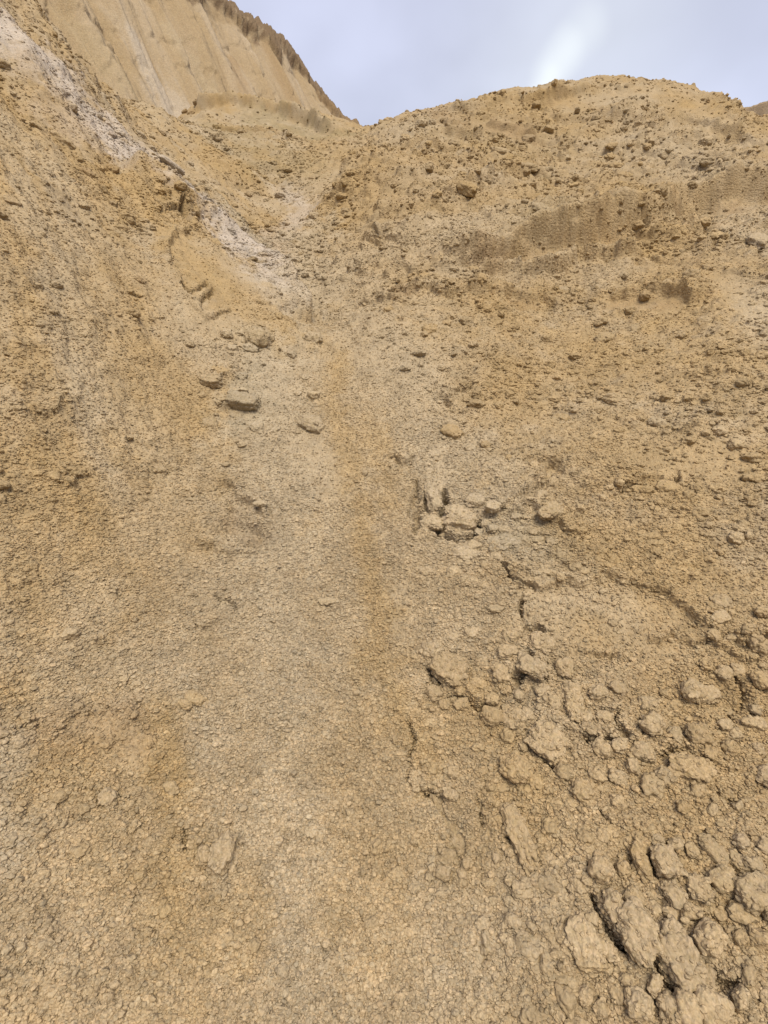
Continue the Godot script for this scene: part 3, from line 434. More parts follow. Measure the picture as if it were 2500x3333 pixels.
	[Vector2(0.594, 0.706), Vector3(0.007, -0.001, 0.006), 0.0164, 0.0091, "block", "middling blocky sand clod a little below and right of the rounded lump", "clods of the broken row"],
	[Vector2(0.721, 0.855), Vector3(0.008, -0.005, 0.009), 0.0146, 0.0095, "slab", "small flat sand clod a little right of the grey flaky chip", "clods of the broken row"],
	[Vector2(0.638, 0.742), Vector3(-0.004, -0.006, 0.011), 0.0213, 0.0184, "block", "large blocky sand clod a little right of the rounded lump", "clods of the broken row"],
	[Vector2(0.664, 0.794), Vector3(0.003, -0.003, 0.006), 0.0117, 0.0086, "slab", "small flat sand clod well below and right of the grey flaky chip", "clods of the broken row"],
	[Vector2(0.613, 0.813), Vector3(0.024, 0.006, -0.006), 0.0182, 0.0131, "block", "middling blocky sand clod a little below the grey flaky chip", "clods of the broken row"],
	[Vector2(0.607, 0.687), Vector3(0.004, -0.003, 0.003), 0.0106, 0.0085, "block", "small blocky sand clod well right of the black gap at the bottom edge", "clods of the broken row"],
	[Vector2(0.531, 0.712), Vector3(-0.013, -0.008, 0.011), 0.0176, 0.0111, "slab", "middling flat sand clod close below and right of the large rough slab", "clods of the broken row"],
	[Vector2(0.656, 0.794), Vector3(0.032, 0.003, -0.006), 0.0277, 0.0213, "slab", "large flat sand clod a little below and right of the grey flaky chip", "clods of the broken row"],
	[Vector2(0.343, 0.721), Vector3(0.005, -0.005, 0.009), 0.0144, 0.0093, "block", "small blocky sand clod a little below the low flat flake", "clods of the broken row"],
	[Vector2(0.661, 0.843), Vector3(-0.003, -0.009, 0.011), 0.0123, 0.0111, "block", "small blocky sand clod a little right of the grey flaky chip", "clods of the broken row"],
	[Vector2(0.488, 0.687), Vector3(0.016, -0.000, 0.008), 0.0251, 0.0223, "slab", "large flat sand clod close left of the black gap at the bottom edge", "clods of the broken row"],
	[Vector2(0.413, 0.724), Vector3(0.000, -0.005, 0.008), 0.0122, 0.0095, "block", "small blocky sand clod a little below the broad cracked slab", "clods of the broken row"],
	[Vector2(0.511, 0.782), Vector3(0.010, -0.003, 0.008), 0.0131, 0.0092, "slab", "small flat sand clod a little above and right of the broad cracked slab", "clods of the broken row"],
	[Vector2(0.681, 0.831), Vector3(0.001, -0.006, 0.009), 0.0136, 0.0081, "slab", "small flat sand clod a little below and right of the grey flaky chip", "clods of the broken row"],
	[Vector2(0.522, 0.730), Vector3(-0.009, -0.004, 0.003), 0.0114, 0.0096, "block", "small blocky sand clod close right of the large rough slab", "clods of the broken row"],
	[Vector2(0.586, 0.855), Vector3(-0.000, -0.006, 0.012), 0.0123, 0.0074, "block", "small blocky sand clod a little left of the grey flaky chip", "clods of the broken row"],
	[Vector2(0.414, 0.706), Vector3(0.009, -0.002, 0.008), 0.0138, 0.0077, "slab", "small flat sand clod a little below and left of the large rough slab", "clods of the broken row"],
	[Vector2(0.560, 0.864), Vector3(0.001, -0.007, 0.008), 0.0148, 0.0130, "block", "small blocky sand clod close above and right of the smooth pale block", "clods of the broken row"],
	[Vector2(0.435, 0.889), Vector3(0.011, -0.003, 0.008), 0.0126, 0.0071, "block", "small blocky sand clod a little above and left of the finger-shaped clod", "clods of the broken row"],
	[Vector2(0.529, 0.870), Vector3(0.009, -0.003, 0.006), 0.0126, 0.0101, "block", "small blocky sand clod a little above the smooth pale block", "clods of the broken row"],
	[Vector2(0.681, 0.864), Vector3(0.004, -0.007, 0.009), 0.0127, 0.0104, "block", "small blocky sand clod well right of the smooth pale block", "clods of the broken row"],
	[Vector2(0.444, 0.758), Vector3(0.008, -0.013, 0.020), 0.0262, 0.0163, "block", "large blocky sand clod close below the broad cracked slab", "clods of the broken row"],
	[Vector2(0.396, 0.755), Vector3(0.010, -0.001, 0.005), 0.0117, 0.0086, "slab", "small flat sand clod a little right of the low flat flake", "clods of the broken row"],
	[Vector2(0.502, 0.870), Vector3(0.002, -0.009, 0.012), 0.0136, 0.0079, "slab", "small flat sand clod close above the finger-shaped clod", "clods of the broken row"],
	[Vector2(0.605, 0.745), Vector3(0.003, -0.004, 0.008), 0.0107, 0.0077, "slab", "small flat sand clod a little right of the rounded lump", "clods of the broken row"],
	[Vector2(0.363, 0.706), Vector3(0.003, -0.005, 0.008), 0.0106, 0.0078, "block", "small blocky sand clod well below the low flat flake", "clods of the broken row"],
	[Vector2(0.909, 1.288), Vector3(0.027, 0.003, 0.000), 0.0238, 0.0144, "block", "large blocky sand clod well above the thin pale flake", "clods at the right edge"],
	[Vector2(0.921, 1.212), Vector3(0.015, -0.002, 0.005), 0.0150, 0.0124, "slab", "small flat sand clod close above and left of the rounded clod by the right edge", "clods at the right edge"],
	[Vector2(0.871, 1.246), Vector3(0.022, 0.005, -0.005), 0.0158, 0.0090, "slab", "small flat sand clod well above the thin pale flake", "clods at the right edge"],
	[Vector2(0.840, 1.212), Vector3(0.013, -0.004, 0.006), 0.0138, 0.0103, "block", "small blocky sand clod well left of the rounded clod by the right edge", "clods at the right edge"],
	[Vector2(0.888, 1.212), Vector3(0.018, 0.009, -0.009), 0.0138, 0.0100, "block", "small blocky sand clod well above the thin pale flake", "clods at the right edge"],
	[Vector2(0.827, 1.139), Vector3(0.014, -0.005, 0.006), 0.0188, 0.0106, "block", "middling blocky sand clod a little above and left of the thin pale flake", "clods at the right edge"],
	[Vector2(0.933, 1.173), Vector3(0.011, -0.004, 0.006), 0.0164, 0.0144, "block", "small blocky sand clod close below and right of the rounded clod by the right edge", "clods at the right edge"],
	[Vector2(0.791, 1.157), Vector3(0.013, 0.002, -0.002), 0.0151, 0.0103, "block", "small blocky sand clod well above the shelf-like clod", "clods at the right edge"],
	[Vector2(0.766, 1.102), Vector3(0.028, 0.002, 0.000), 0.0199, 0.0168, "slab", "middling flat sand clod a little above and left of the thin pale flake", "clods at the right edge"],
	[Vector2(0.866, 1.145), Vector3(0.016, -0.001, 0.002), 0.0166, 0.0106, "block", "middling blocky sand clod well above the thin pale flake", "clods at the right edge"],
	[Vector2(0.895, 1.115), Vector3(0.019, 0.005, -0.002), 0.0231, 0.0140, "block", "large blocky sand clod a little below the rounded clod by the right edge", "clods at the right edge"],
	[Vector2(0.986, 1.249), Vector3(0.020, 0.001, 0.002), 0.0162, 0.0138, "block", "small blocky sand clod a little above the rounded clod by the right edge", "clods at the right edge"],
	[Vector2(0.970, 5.791), Vector3(0.034, -0.021, 0.024), 0.0344, 0.0229, "block", "small blocky sand clod a little left of the grey overhanging clod", "clods on the upper mound"],
	[Vector2(1.897, 6.316), Vector3(0.061, -0.019, 0.026), 0.0689, 0.0388, "slab", "large flat sand clod well right of the grey overhanging clod", "clods on the upper mound"],
	[Vector2(0.933, 4.595), Vector3(0.043, 0.003, -0.017), 0.0390, 0.0237, "slab", "middling flat sand clod a little below the grey overhanging clod", "clods on the upper mound"],
	[Vector2(1.042, 4.013), Vector3(0.026, -0.007, 0.006), 0.0219, 0.0137, "slab", "small flat sand clod a little above and left of the large grey clod", "clods on the upper mound"],
	[Vector2(1.376, 5.828), Vector3(0.024, 0.034, -0.042), 0.0505, 0.0373, "block", "middling blocky sand clod close right of the grey overhanging clod", "clods on the upper mound"],
	[Vector2(0.634, 4.461), Vector3(0.032, -0.021, 0.026), 0.0300, 0.0256, "block", "middling blocky sand clod a little above the split ochre block", "clods on the upper mound"],
	[Vector2(2.977, 5.538), Vector3(0.031, 0.009, -0.009), 0.0348, 0.0202, "block", "small blocky sand clod well above and left of the blocky clod over the ledge", "clods on the upper mound"],
	[Vector2(2.848, 4.293), Vector3(0.037, 0.004, -0.003), 0.0259, 0.0145, "block", "small blocky sand clod a little above the broad pale block of the ledge", "clods on the upper mound"],
	[Vector2(0.274, 6.701), Vector3(0.038, -0.051, 0.069), 0.0497, 0.0297, "block", "middling blocky sand clod well above and left of the split ochre block", "clods on the upper mound"],
	[Vector2(1.633, 4.931), Vector3(0.042, 0.012, -0.015), 0.0310, 0.0178, "block", "small blocky sand clod well above and right of the large grey clod", "clods on the upper mound"],
	[Vector2(1.453, 5.407), Vector3(0.063, -0.039, 0.047), 0.0572, 0.0351, "block", "large blocky sand clod a little below and right of the grey overhanging clod", "clods on the upper mound"],
	[Vector2(3.582, 6.038), Vector3(0.061, 0.032, -0.034), 0.0636, 0.0492, "block", "large blocky sand clod a little left of the grey clod high on the right", "clods on the upper mound"],
	[Vector2(1.379, 5.068), Vector3(0.037, 0.017, -0.026), 0.0263, 0.0236, "slab", "small flat sand clod well above the large grey clod", "clods on the upper mound"],
	[Vector2(0.618, 6.884), Vector3(0.042, 0.006, 0.000), 0.0516, 0.0462, "block", "middling blocky sand clod well above and left of the grey overhanging clod", "clods on the upper mound"],
	[Vector2(2.599, 6.139), Vector3(0.083, 0.022, -0.017), 0.0533, 0.0300, "block", "large blocky sand clod a little above the ochre clod under the crest", "clods on the upper mound"],
	[Vector2(0.395, 4.010), Vector3(0.029, -0.014, 0.018), 0.0375, 0.0222, "block", "large blocky sand clod a little left of the split ochre block", "clods on the upper mound"],
	[Vector2(2.303, 6.255), Vector3(0.032, -0.033, 0.038), 0.0330, 0.0262, "block", "small blocky sand clod well below and left of the ledge stone under the crest", "clods on the upper mound"],
	[Vector2(2.934, 6.051), Vector3(0.010, -0.039, 0.045), 0.0364, 0.0288, "slab", "small flat sand clod well above and right of the ochre clod under the crest", "clods on the upper mound"],
	[Vector2(1.539, 4.235), Vector3(-0.000, -0.019, 0.028), 0.0284, 0.0163, "block", "small blocky sand clod well right of the large grey clod", "clods on the upper mound"],
	[Vector2(2.531, 5.358), Vector3(0.026, 0.002, -0.000), 0.0310, 0.0249, "block", "small blocky sand clod a little right of the ochre clod under the crest", "clods on the upper mound"],
	[Vector2(2.392, 5.715), Vector3(0.045, -0.022, 0.031), 0.0586, 0.0389, "block", "large blocky sand clod close above and left of the ochre clod under the crest", "clods on the upper mound"],
	[Vector2(0.273, 4.760), Vector3(0.027, 0.023, -0.028), 0.0364, 0.0217, "block", "middling blocky sand clod well left of the grey overhanging clod", "clods on the upper mound"],
	[Vector2(1.664, 5.218), Vector3(0.023, 0.019, -0.024), 0.0377, 0.0234, "block", "middling blocky sand clod well above and right of the large grey clod", "clods on the upper mound"],
	[Vector2(1.626, 5.398), Vector3(0.020, -0.021, 0.028), 0.0297, 0.0230, "block", "small blocky sand clod well above the large grey clod", "clods on the upper mound"],
	[Vector2(1.770, 5.035), Vector3(0.062, 0.028, -0.034), 0.0416, 0.0257, "block", "middling blocky sand clod well left of the ochre clod under the crest", "clods on the upper mound"],
	[Vector2(3.096, 4.775), Vector3(0.036, 0.026, -0.030), 0.0310, 0.0185, "block", "small blocky sand clod well right of the blocky clod over the ledge", "clods on the upper mound"],
	[Vector2(1.965, 5.831), Vector3(0.044, 0.031, -0.034), 0.0412, 0.0331, "slab", "middling flat sand clod well below and left of the ledge stone under the crest", "clods on the upper mound"],
	[Vector2(3.331, 5.642), Vector3(-0.017, -0.048, 0.059), 0.0401, 0.0294, "slab", "middling flat sand clod well above the blocky clod over the ledge", "clods on the upper mound"],
	[Vector2(2.563, 4.718), Vector3(0.045, 0.012, -0.015), 0.0257, 0.0211, "block", "small blocky sand clod a little left of the blocky clod over the ledge", "clods on the upper mound"],
	[Vector2(1.165, 4.129), Vector3(0.018, -0.007, 0.008), 0.0241, 0.0189, "block", "small blocky sand clod a little above the large grey clod", "clods on the upper mound"],
	[Vector2(3.443, 6.057), Vector3(0.034, 0.019, -0.020), 0.0346, 0.0262, "block", "small blocky sand clod well above the wide rounded hump on the mound", "clods on the upper mound"],
	[Vector2(1.780, 6.643), Vector3(0.086, 0.011, -0.002), 0.0642, 0.0420, "block", "large blocky sand clod well above and right of the grey overhanging clod", "clods on the upper mound"],
	[Vector2(2.885, 6.386), Vector3(0.041, 0.001, 0.002), 0.0332, 0.0285, "slab", "small flat sand clod well right of the ledge stone under the crest", "clods on the upper mound"],
	[Vector2(1.783, 4.870), Vector3(0.002, -0.019, 0.027), 0.0308, 0.0277, "slab", "small flat sand clod well below and left of the ochre clod under the crest", "clods on the upper mound"],
	[Vector2(0.532, 6.212), Vector3(0.042, 0.024, -0.027), 0.0333, 0.0282, "slab", "small flat sand clod well above and left of the split ochre block", "clods on the upper mound"],
	[Vector2(2.308, 5.151), Vector3(0.047, -0.029, 0.044), 0.0571, 0.0406, "block", "large blocky sand clod close below and right of the ochre clod under the crest", "clods on the upper mound"],
	[Vector2(-0.385, 2.252), Vector3(0.018, -0.006, 0.003), 0.0180, 0.0112, "block", "small blocky sand clod well above and left of the pale clod beside the ochre stripe", "clods in the mouth of the gully"],
	[Vector2(-0.451, 2.457), Vector3(0.025, -0.008, -0.005), 0.0225, 0.0193, "block", "small blocky sand clod a little below and right of the grey round clod", "clods in the mouth of the gully"],
	[Vector2(-0.366, 2.603), Vector3(0.039, -0.001, -0.024), 0.0370, 0.0320, "block", "large blocky sand clod a little right of the grey round clod", "clods in the mouth of the gully"],
	[Vector2(-0.447, 2.057), Vector3(0.020, 0.006, -0.009), 0.0182, 0.0123, "block", "small blocky sand clod well left of the pale clod beside the ochre stripe", "clods in the mouth of the gully"],
	[Vector2(-0.520, 2.057), Vector3(0.028, 0.005, -0.011), 0.0234, 0.0206, "block", "middling blocky sand clod a little below and right of the grey lumpy clod", "clods in the mouth of the gully"],
	[Vector2(-0.368, 2.362), Vector3(0.019, 0.003, -0.011), 0.0196, 0.0154, "slab", "small flat sand clod well above the pale clod beside the ochre stripe", "clods in the mouth of the gully"],
	[Vector2(-0.589, 2.057), Vector3(0.013, 0.006, -0.011), 0.0164, 0.0094, "slab", "small flat sand clod a little below the grey lumpy clod", "clods in the mouth of the gully"],
	[Vector2(-0.676, 2.109), Vector3(0.020, 0.006, -0.014), 0.0174, 0.0134, "slab", "small flat sand clod a little left of the grey lumpy clod", "clods in the mouth of the gully"],
	[Vector2(-0.623, 2.390), Vector3(0.030, -0.008, -0.006), 0.0257, 0.0195, "block", "middling blocky sand clod close below and left of the grey round clod", "clods in the mouth of the gully"],
	[Vector2(-0.631, 2.252), Vector3(0.020, 0.004, -0.014), 0.0178, 0.0127, "block", "small blocky sand clod a little above the grey lumpy clod", "clods in the mouth of the gully"],
	[Vector2(-0.758, 2.097), Vector3(0.008, 0.009, -0.012), 0.0168, 0.0104, "block", "small blocky sand clod well left of the grey lumpy clod", "clods in the mouth of the gully"],
	[Vector2(-0.270, 2.063), Vector3(0.018, -0.006, 0.009), 0.0231, 0.0207, "slab", "middling flat sand clod close below and right of the pale clod beside the ochre stripe", "clods in the mouth of the gully"],
	[Vector2(-0.700, 2.011), Vector3(0.025, 0.005, -0.017), 0.0269, 0.0148, "block", "middling blocky sand clod a little below and left of the grey lumpy clod", "clods in the mouth of the gully"],
	[Vector2(-0.696, 2.347), Vector3(0.020, 0.005, -0.014), 0.0211, 0.0172, "slab", "small flat sand clod a little left of the grey round clod", "clods in the mouth of the gully"],
	[Vector2(-0.732, 2.387), Vector3(0.020, 0.006, -0.015), 0.0287, 0.0250, "block", "middling blocky sand clod a little left of the grey round clod", "clods in the mouth of the gully"],
	[Vector2(-0.773, 2.310), Vector3(0.014, -0.001, -0.006), 0.0193, 0.0123, "block", "small blocky sand clod well left of the grey round clod", "clods in the mouth of the gully"],
	[Vector2(-1.778, 3.531), Vector3(-0.003, 0.020, -0.031), 0.0205, 0.0169, "block", "small blocky sand clod well left of the brown clod beneath the ridge", "clods on the left bank"],
	[Vector2(-1.424, 3.317), Vector3(-0.008, 0.018, -0.026), 0.0174, 0.0114, "slab", "small flat sand clod well below and left of the grey lump of the pale streak", "clods on the left bank"],
	[Vector2(-1.328, 3.869), Vector3(0.014, 0.005, -0.042), 0.0374, 0.0271, "slab", "large flat sand clod well below and right of the grey lump of the pale streak", "clods on the left bank"],
	[Vector2(-3.341, 9.840), Vector3(0.104, 0.014, 0.023), 0.0720, 0.0453, "slab", "middling flat sand clod well above and right of the brown clod beneath the ridge", "clods on the left bank"],
	[Vector2(-2.075, 6.362), Vector3(-0.001, 0.025, -0.037), 0.0340, 0.0277, "block", "small blocky sand clod well above and right of the grey lump of the pale streak", "clods on the left bank"],
	[Vector2(-1.610, 2.579), Vector3(0.000, 0.007, -0.015), 0.0141, 0.0078, "block", "small blocky sand clod well below and left of the dark elongated boulder", "clods on the left bank"],
	[Vector2(-1.630, 3.073), Vector3(0.020, -0.018, 0.002), 0.0212, 0.0178, "slab", "middling flat sand clod well below and right of the dark elongated boulder", "clods on the left bank"],
	[Vector2(-1.911, 5.306), Vector3(0.005, 0.013, -0.028), 0.0315, 0.0196, "block", "small blocky sand clod a little right of the grey lump of the pale streak", "clods on the left bank"],
	[Vector2(-1.424, 2.805), Vector3(0.015, -0.003, -0.011), 0.0182, 0.0139, "block", "small blocky sand clod well below and left of the grey lump of the pale streak", "clods on the left bank"],
	[Vector2(-1.921, 2.890), Vector3(-0.002, 0.011, -0.015), 0.0159, 0.0133, "slab", "small flat sand clod well above and left of the dark elongated boulder", "clods on the left bank"],
	[Vector2(-1.869, 2.850), Vector3(-0.000, 0.008, -0.014), 0.0148, 0.0092, "block", "small blocky sand clod well above and left of the dark elongated boulder", "clods on the left bank"],
	[Vector2(-1.522, 4.504), Vector3(-0.008, 0.016, -0.029), 0.0343, 0.0300, "block", "middling blocky sand clod well below and right of the grey lump of the pale streak", "clods on the left bank"],
	[Vector2(-1.636, 5.151), Vector3(0.004, 0.037, -0.064), 0.0462, 0.0337, "block", "large blocky sand clod well right of the grey lump of the pale streak", "clods on the left bank"],
	[Vector2(-1.617, 3.198), Vector3(0.003, 0.025, -0.045), 0.0303, 0.0242, "slab", "large flat sand clod well below and left of the brown clod beneath the ridge", "clods on the left bank"],
	[Vector2(-1.487, 2.448), Vector3(-0.001, 0.010, -0.017), 0.0148, 0.0088, "block", "small blocky sand clod well right of the dark flat clod", "clods on the left bank"],
	[Vector2(-2.127, 3.680), Vector3(-0.004, 0.020, -0.026), 0.0302, 0.0204, "slab", "middling flat sand clod well above the dark elongated boulder", "clods on the left bank"],
	[Vector2(-3.361, 9.510), Vector3(0.070, 0.042, -0.008), 0.0669, 0.0457, "block", "middling blocky sand clod well right of the brown clod beneath the ridge", "clods on the left bank"],
	[Vector2(-1.369, 2.634), Vector3(0.027, -0.022, 0.006), 0.0229, 0.0131, "block", "large blocky sand clod well below and left of the grey lump of the pale streak", "clods on the left bank"],
	[Vector2(-3.557, 9.715), Vector3(0.028, 0.044, -0.022), 0.0493, 0.0333, "slab", "small flat sand clod well above and right of the brown clod beneath the ridge", "clods on the left bank"],
	[Vector2(-1.700, 2.982), Vector3(0.010, 0.004, -0.021), 0.0258, 0.0161, "slab", "large flat sand clod a little below and right of the dark elongated boulder", "clods on the left bank"],
	[Vector2(-3.723, 9.629), Vector3(0.016, 0.033, -0.021), 0.0559, 0.0480, "block", "small blocky sand clod well above and right of the brown clod beneath the ridge", "clods on the left bank"],
	[Vector2(-2.427, 4.952), Vector3(-0.010, 0.017, -0.027), 0.0254, 0.0176, "block", "small blocky sand clod well above and left of the brown clod beneath the ridge", "clods on the left bank"],
	[Vector2(1.003, 2.902), Vector3(0.022, -0.011, 0.020), 0.0250, 0.0139, "slab", "small flat sand clod well below the large grey clod", "clods below the long ledge"],
	[Vector2(1.328, 2.643), Vector3(-0.002, -0.014, 0.020), 0.0239, 0.0203, "slab", "middling flat sand clod well below and left of the blocky clod over the ledge", "clods below the long ledge"],
	[Vector2(1.343, 2.323), Vector3(0.013, -0.004, 0.011), 0.0240, 0.0152, "block", "middling blocky sand clod well below and left of the broad pale block of the ledge", "clods below the long ledge"],
	[Vector2(0.529, 2.908), Vector3(0.004, -0.032, 0.041), 0.0302, 0.0230, "block", "middling blocky sand clod well below the split ochre block", "clods below the long ledge"],
	[Vector2(1.461, 2.353), Vector3(0.025, -0.004, 0.015), 0.0322, 0.0183, "block", "large blocky sand clod well below the broad pale block of the ledge", "clods below the long ledge"],
	[Vector2(1.195, 2.457), Vector3(0.020, 0.017, -0.014), 0.0283, 0.0180, "block", "middling blocky sand clod well below and right of the large grey clod", "clods below the long ledge"],
	[Vector2(0.311, 2.576), Vector3(0.021, -0.004, 0.005), 0.0216, 0.0137, "slab", "small flat sand clod well above the ochre clod over the stepped bank", "clods below the long ledge"],
	[Vector2(1.338, 2.918), Vector3(0.023, 0.005, 0.002), 0.0211, 0.0123, "block", "small blocky sand clod well below and right of the large grey clod", "clods below the long ledge"],
	[Vector2(0.226, 2.530), Vector3(0.038, 0.007, -0.005), 0.0361, 0.0238, "block", "large blocky sand clod well above the ochre clod over the stepped bank", "clods below the long ledge"],
	[Vector2(1.046, 2.432), Vector3(0.044, 0.015, -0.006), 0.0347, 0.0206, "block", "large blocky sand clod well below and right of the large grey clod", "clods below the long ledge"],
	[Vector2(1.570, 2.667), Vector3(0.038, 0.001, 0.015), 0.0358, 0.0308, "block", "large blocky sand clod well below and left of the broad pale block of the ledge", "clods below the long ledge"],
	[Vector2(0.229, 2.988), Vector3(0.036, -0.001, 0.006), 0.0299, 0.0220, "block", "middling blocky sand clod well below and left of the split ochre block", "clods below the long ledge"],
	[Vector2(0.031, 2.710), Vector3(0.022, 0.002, 0.008), 0.0284, 0.0233, "block", "middling blocky sand clod well above and left of the ochre clod over the stepped bank", "clods below the long ledge"],
	[Vector2(0.506, 3.030), Vector3(0.033, 0.002, -0.008), 0.0217, 0.0187, "slab", "small flat sand clod well below the split ochre block", "clods below the long ledge"],
	[Vector2(1.447, 2.664), Vector3(0.008, -0.014, 0.024), 0.0204, 0.0175, "block", "small blocky sand clod well below and left of the broad pale block of the ledge", "clods below the long ledge"],
	[Vector2(0.652, 2.530), Vector3(0.023, 0.010, -0.011), 0.0228, 0.0145, "block", "small blocky sand clod well below the large grey clod", "clods below the long ledge"],
	[Vector2(0.121, 0.886), Vector3(0.015, -0.000, 0.006), 0.0115, 0.0092, "slab", "middling flat sand clod well below the long tapering slab", "clods around the long slabs"],
	[Vector2(0.129, 0.974), Vector3(-0.001, -0.006, 0.006), 0.0107, 0.0063, "block", "middling blocky sand clod a little above the long tapering slab", "clods around the long slabs"],
	[Vector2(0.296, 0.870), Vector3(-0.001, -0.004, 0.006), 0.0083, 0.0073, "block", "small blocky sand clod a little below and right of the narrow slab", "clods around the long slabs"],
	[Vector2(0.262, 0.849), Vector3(-0.004, -0.007, 0.006), 0.0121, 0.0077, "block", "large blocky sand clod well below the narrow slab", "clods around the long slabs"],
	[Vector2(0.121, 0.916), Vector3(0.005, -0.004, 0.008), 0.0085, 0.0063, "slab", "small flat sand clod a little below the long tapering slab", "clods around the long slabs"],
	[Vector2(0.329, 0.874), Vector3(0.013, 0.000, 0.006), 0.0107, 0.0062, "block", "middling blocky sand clod a little below and right of the narrow slab", "clods around the long slabs"],
	[Vector2(0.227, 0.892), Vector3(0.003, -0.005, 0.006), 0.0083, 0.0067, "block", "small blocky sand clod a little below and left of the narrow slab", "clods around the long slabs"],
	[Vector2(0.151, 0.989), Vector3(0.003, -0.006, 0.009), 0.0128, 0.0110, "block", "middling blocky sand clod well below and left of the rounded hump above the slabs", "clods around the long slabs"],
	[Vector2(0.170, 0.892), Vector3(0.004, -0.003, 0.006), 0.0106, 0.0088, "slab", "middling flat sand clod a little below and right of the long tapering slab", "clods around the long slabs"],
	[Vector2(0.245, 0.861), Vector3(0.003, -0.003, 0.006), 0.0089, 0.0076, "block", "small blocky sand clod well below the narrow slab", "clods around the long slabs"],
	[Vector2(0.158, 0.880), Vector3(-0.003, -0.006, 0.008), 0.0088, 0.0078, "block", "small blocky sand clod well below the long tapering slab", "clods around the long slabs"],
	[Vector2(0.159, 1.026), Vector3(-0.001, -0.008, 0.011), 0.0139, 0.0078, "slab", "large flat sand clod well above the long tapering slab", "clods around the long slabs"],
	[Vector2(0.329, 0.986), Vector3(0.006, -0.007, 0.012), 0.0152, 0.0092, "block", "large blocky sand clod close below and right of the rounded hump above the slabs", "clods around the long slabs"],
	[Vector2(0.254, 0.895), Vector3(-0.001, -0.003, 0.005), 0.0086, 0.0065, "slab", "small flat sand clod a little below and left of the narrow slab", "clods around the long slabs"],
]

func _ready() -> void:
	set_camera()
	set_sky()
	set_sun()
	make_noises()
	make_materials()
	solve_height()
	index_features()
	build_slope()
	build_cliffs()
	build_clods()
	finish_crumbs()

func set_camera() -> void:
	var cam := Camera3D.new()
	cam.name = "camera"
	cam.fov = 92.0
	cam.position = EYE
	cam.rotation_degrees = Vector3(-8, 0, 0)
	cam.near = 0.05
	cam.far = 2000.0
	add_child(cam)
	cam.current = true

func set_sun() -> void:
	var sun := DirectionalLight3D.new()
	sun.name = "sun"
	sun.light_color = Color(1.0, 0.955, 0.87)
	sun.light_energy = 0.5
	sun.light_angular_distance = 34.0
	sun.shadow_enabled = true
	sun.rotation_degrees = Vector3(-50, 10, 0)
	add_child(sun)

func set_sky() -> void:
	var w := 1024
	var h := 512
	var n := FastNoiseLite.new()
	n.seed = 5
	n.noise_type = FastNoiseLite.TYPE_SIMPLEX_SMOOTH
	n.frequency = 1.1
	n.fractal_octaves = 5
	var streaks := []
	for s in [[Vector2(0.289, 0.535), 0.030], [Vector2(0.298, 0.562), 0.030], [Vector2(0.321, 0.585), 0.030], [Vector2(0.344, 0.604), 0.030], [Vector2(0.357, 0.632), 0.03]]:
		streaks.append(s)
	var img := Image.create(w, h, false, Image.FORMAT_RGBF)
	for j in h:
		var el := PI * 0.5 - PI * (j + 0.5) / h
		for i in w:
			var az := wrapf(TAU * (i + 0.5) / w, -PI, PI)   # the middle of the first column looks along -z
			var d := Vector3(sin(az) * cos(el), sin(el), -cos(az) * cos(el))
			var e := maxf(el, 0.0)
			var q := Vector3(d.x, d.y * 1.6, d.z) / (0.45 + maxf(d.y, 0.0))
			var c := n.get_noise_3dv(q)
			var c2 := n.get_noise_3dv(q * 2.7 + Vector3(7, 3, 1))
			var low := 1.0 - smoothstep(0.30, 0.95, e)
			var col := Vector3(0.575, 0.60, 0.775).lerp(Vector3(0.69, 0.75, 0.93), low * 0.75)
			col *= 0.93 + 0.42 * c + 0.16 * c2
			# the thin place in the cloud where the light breaks through
			var b := 0.0
			for k in streaks.size() - 1:
				var a0: Vector2 = streaks[k][0]
				var a1: Vector2 = streaks[k + 1][0]
				var p := Vector2(az, el) + Vector2(c2, c) * 0.035
				var t := clampf((p - a0).dot(a1 - a0) / (a1 - a0).length_squared(), 0, 1)
				var dd := (p - a0.lerp(a1, t)).length()
				b = maxf(b, exp(-pow(dd / lerpf(0.034, 0.055, float(k) / 3.0), 2.0)) * [1.0, 0.85, 0.6, 0.3][k])
				b = maxf(b, 0.35 * exp(-pow(dd / 0.16, 2.0)))
			col = col.lerp(Vector3(0.93, 0.99, 1.04), clampf(b, 0, 1))
			img.set_pixel(i, j, Color(col.x, col.y, col.z))
	var pm := PanoramaSkyMaterial.new()
	pm.panorama = ImageTexture.create_from_image(img)
	var sky := Sky.new()
	sky.sky_material = pm
	var env := Environment.new()
	env.background_mode = Environment.BG_SKY
	env.sky = sky
	env.background_energy_multiplier = 0.355
	env.tonemap_mode = Environment.TONE_MAPPER_LINEAR
	env.tonemap_exposure = 2.85
	env.sdfgi_enabled = true
	env.ssao_enabled = true
	env.ssil_enabled = true
	var we := WorldEnvironment.new()
	we.name = "environment"
	we.environment = env
	add_child(we)

func noise(called: String, sd: int, freq: float, oct: int, cellular := false, ret := FastNoiseLite.RETURN_DISTANCE) -> void:
	var n := FastNoiseLite.new()
	n.seed = sd
	n.frequency = freq
	if cellular:
		n.noise_type = FastNoiseLite.TYPE_CELLULAR
		n.cellular_return_type = ret
		n.cellular_jitter = 1.0
		n.fractal_type = FastNoiseLite.FRACTAL_NONE
	else:
		n.noise_type = FastNoiseLite.TYPE_SIMPLEX_SMOOTH
		n.fractal_octaves = oct
	nz[called] = n

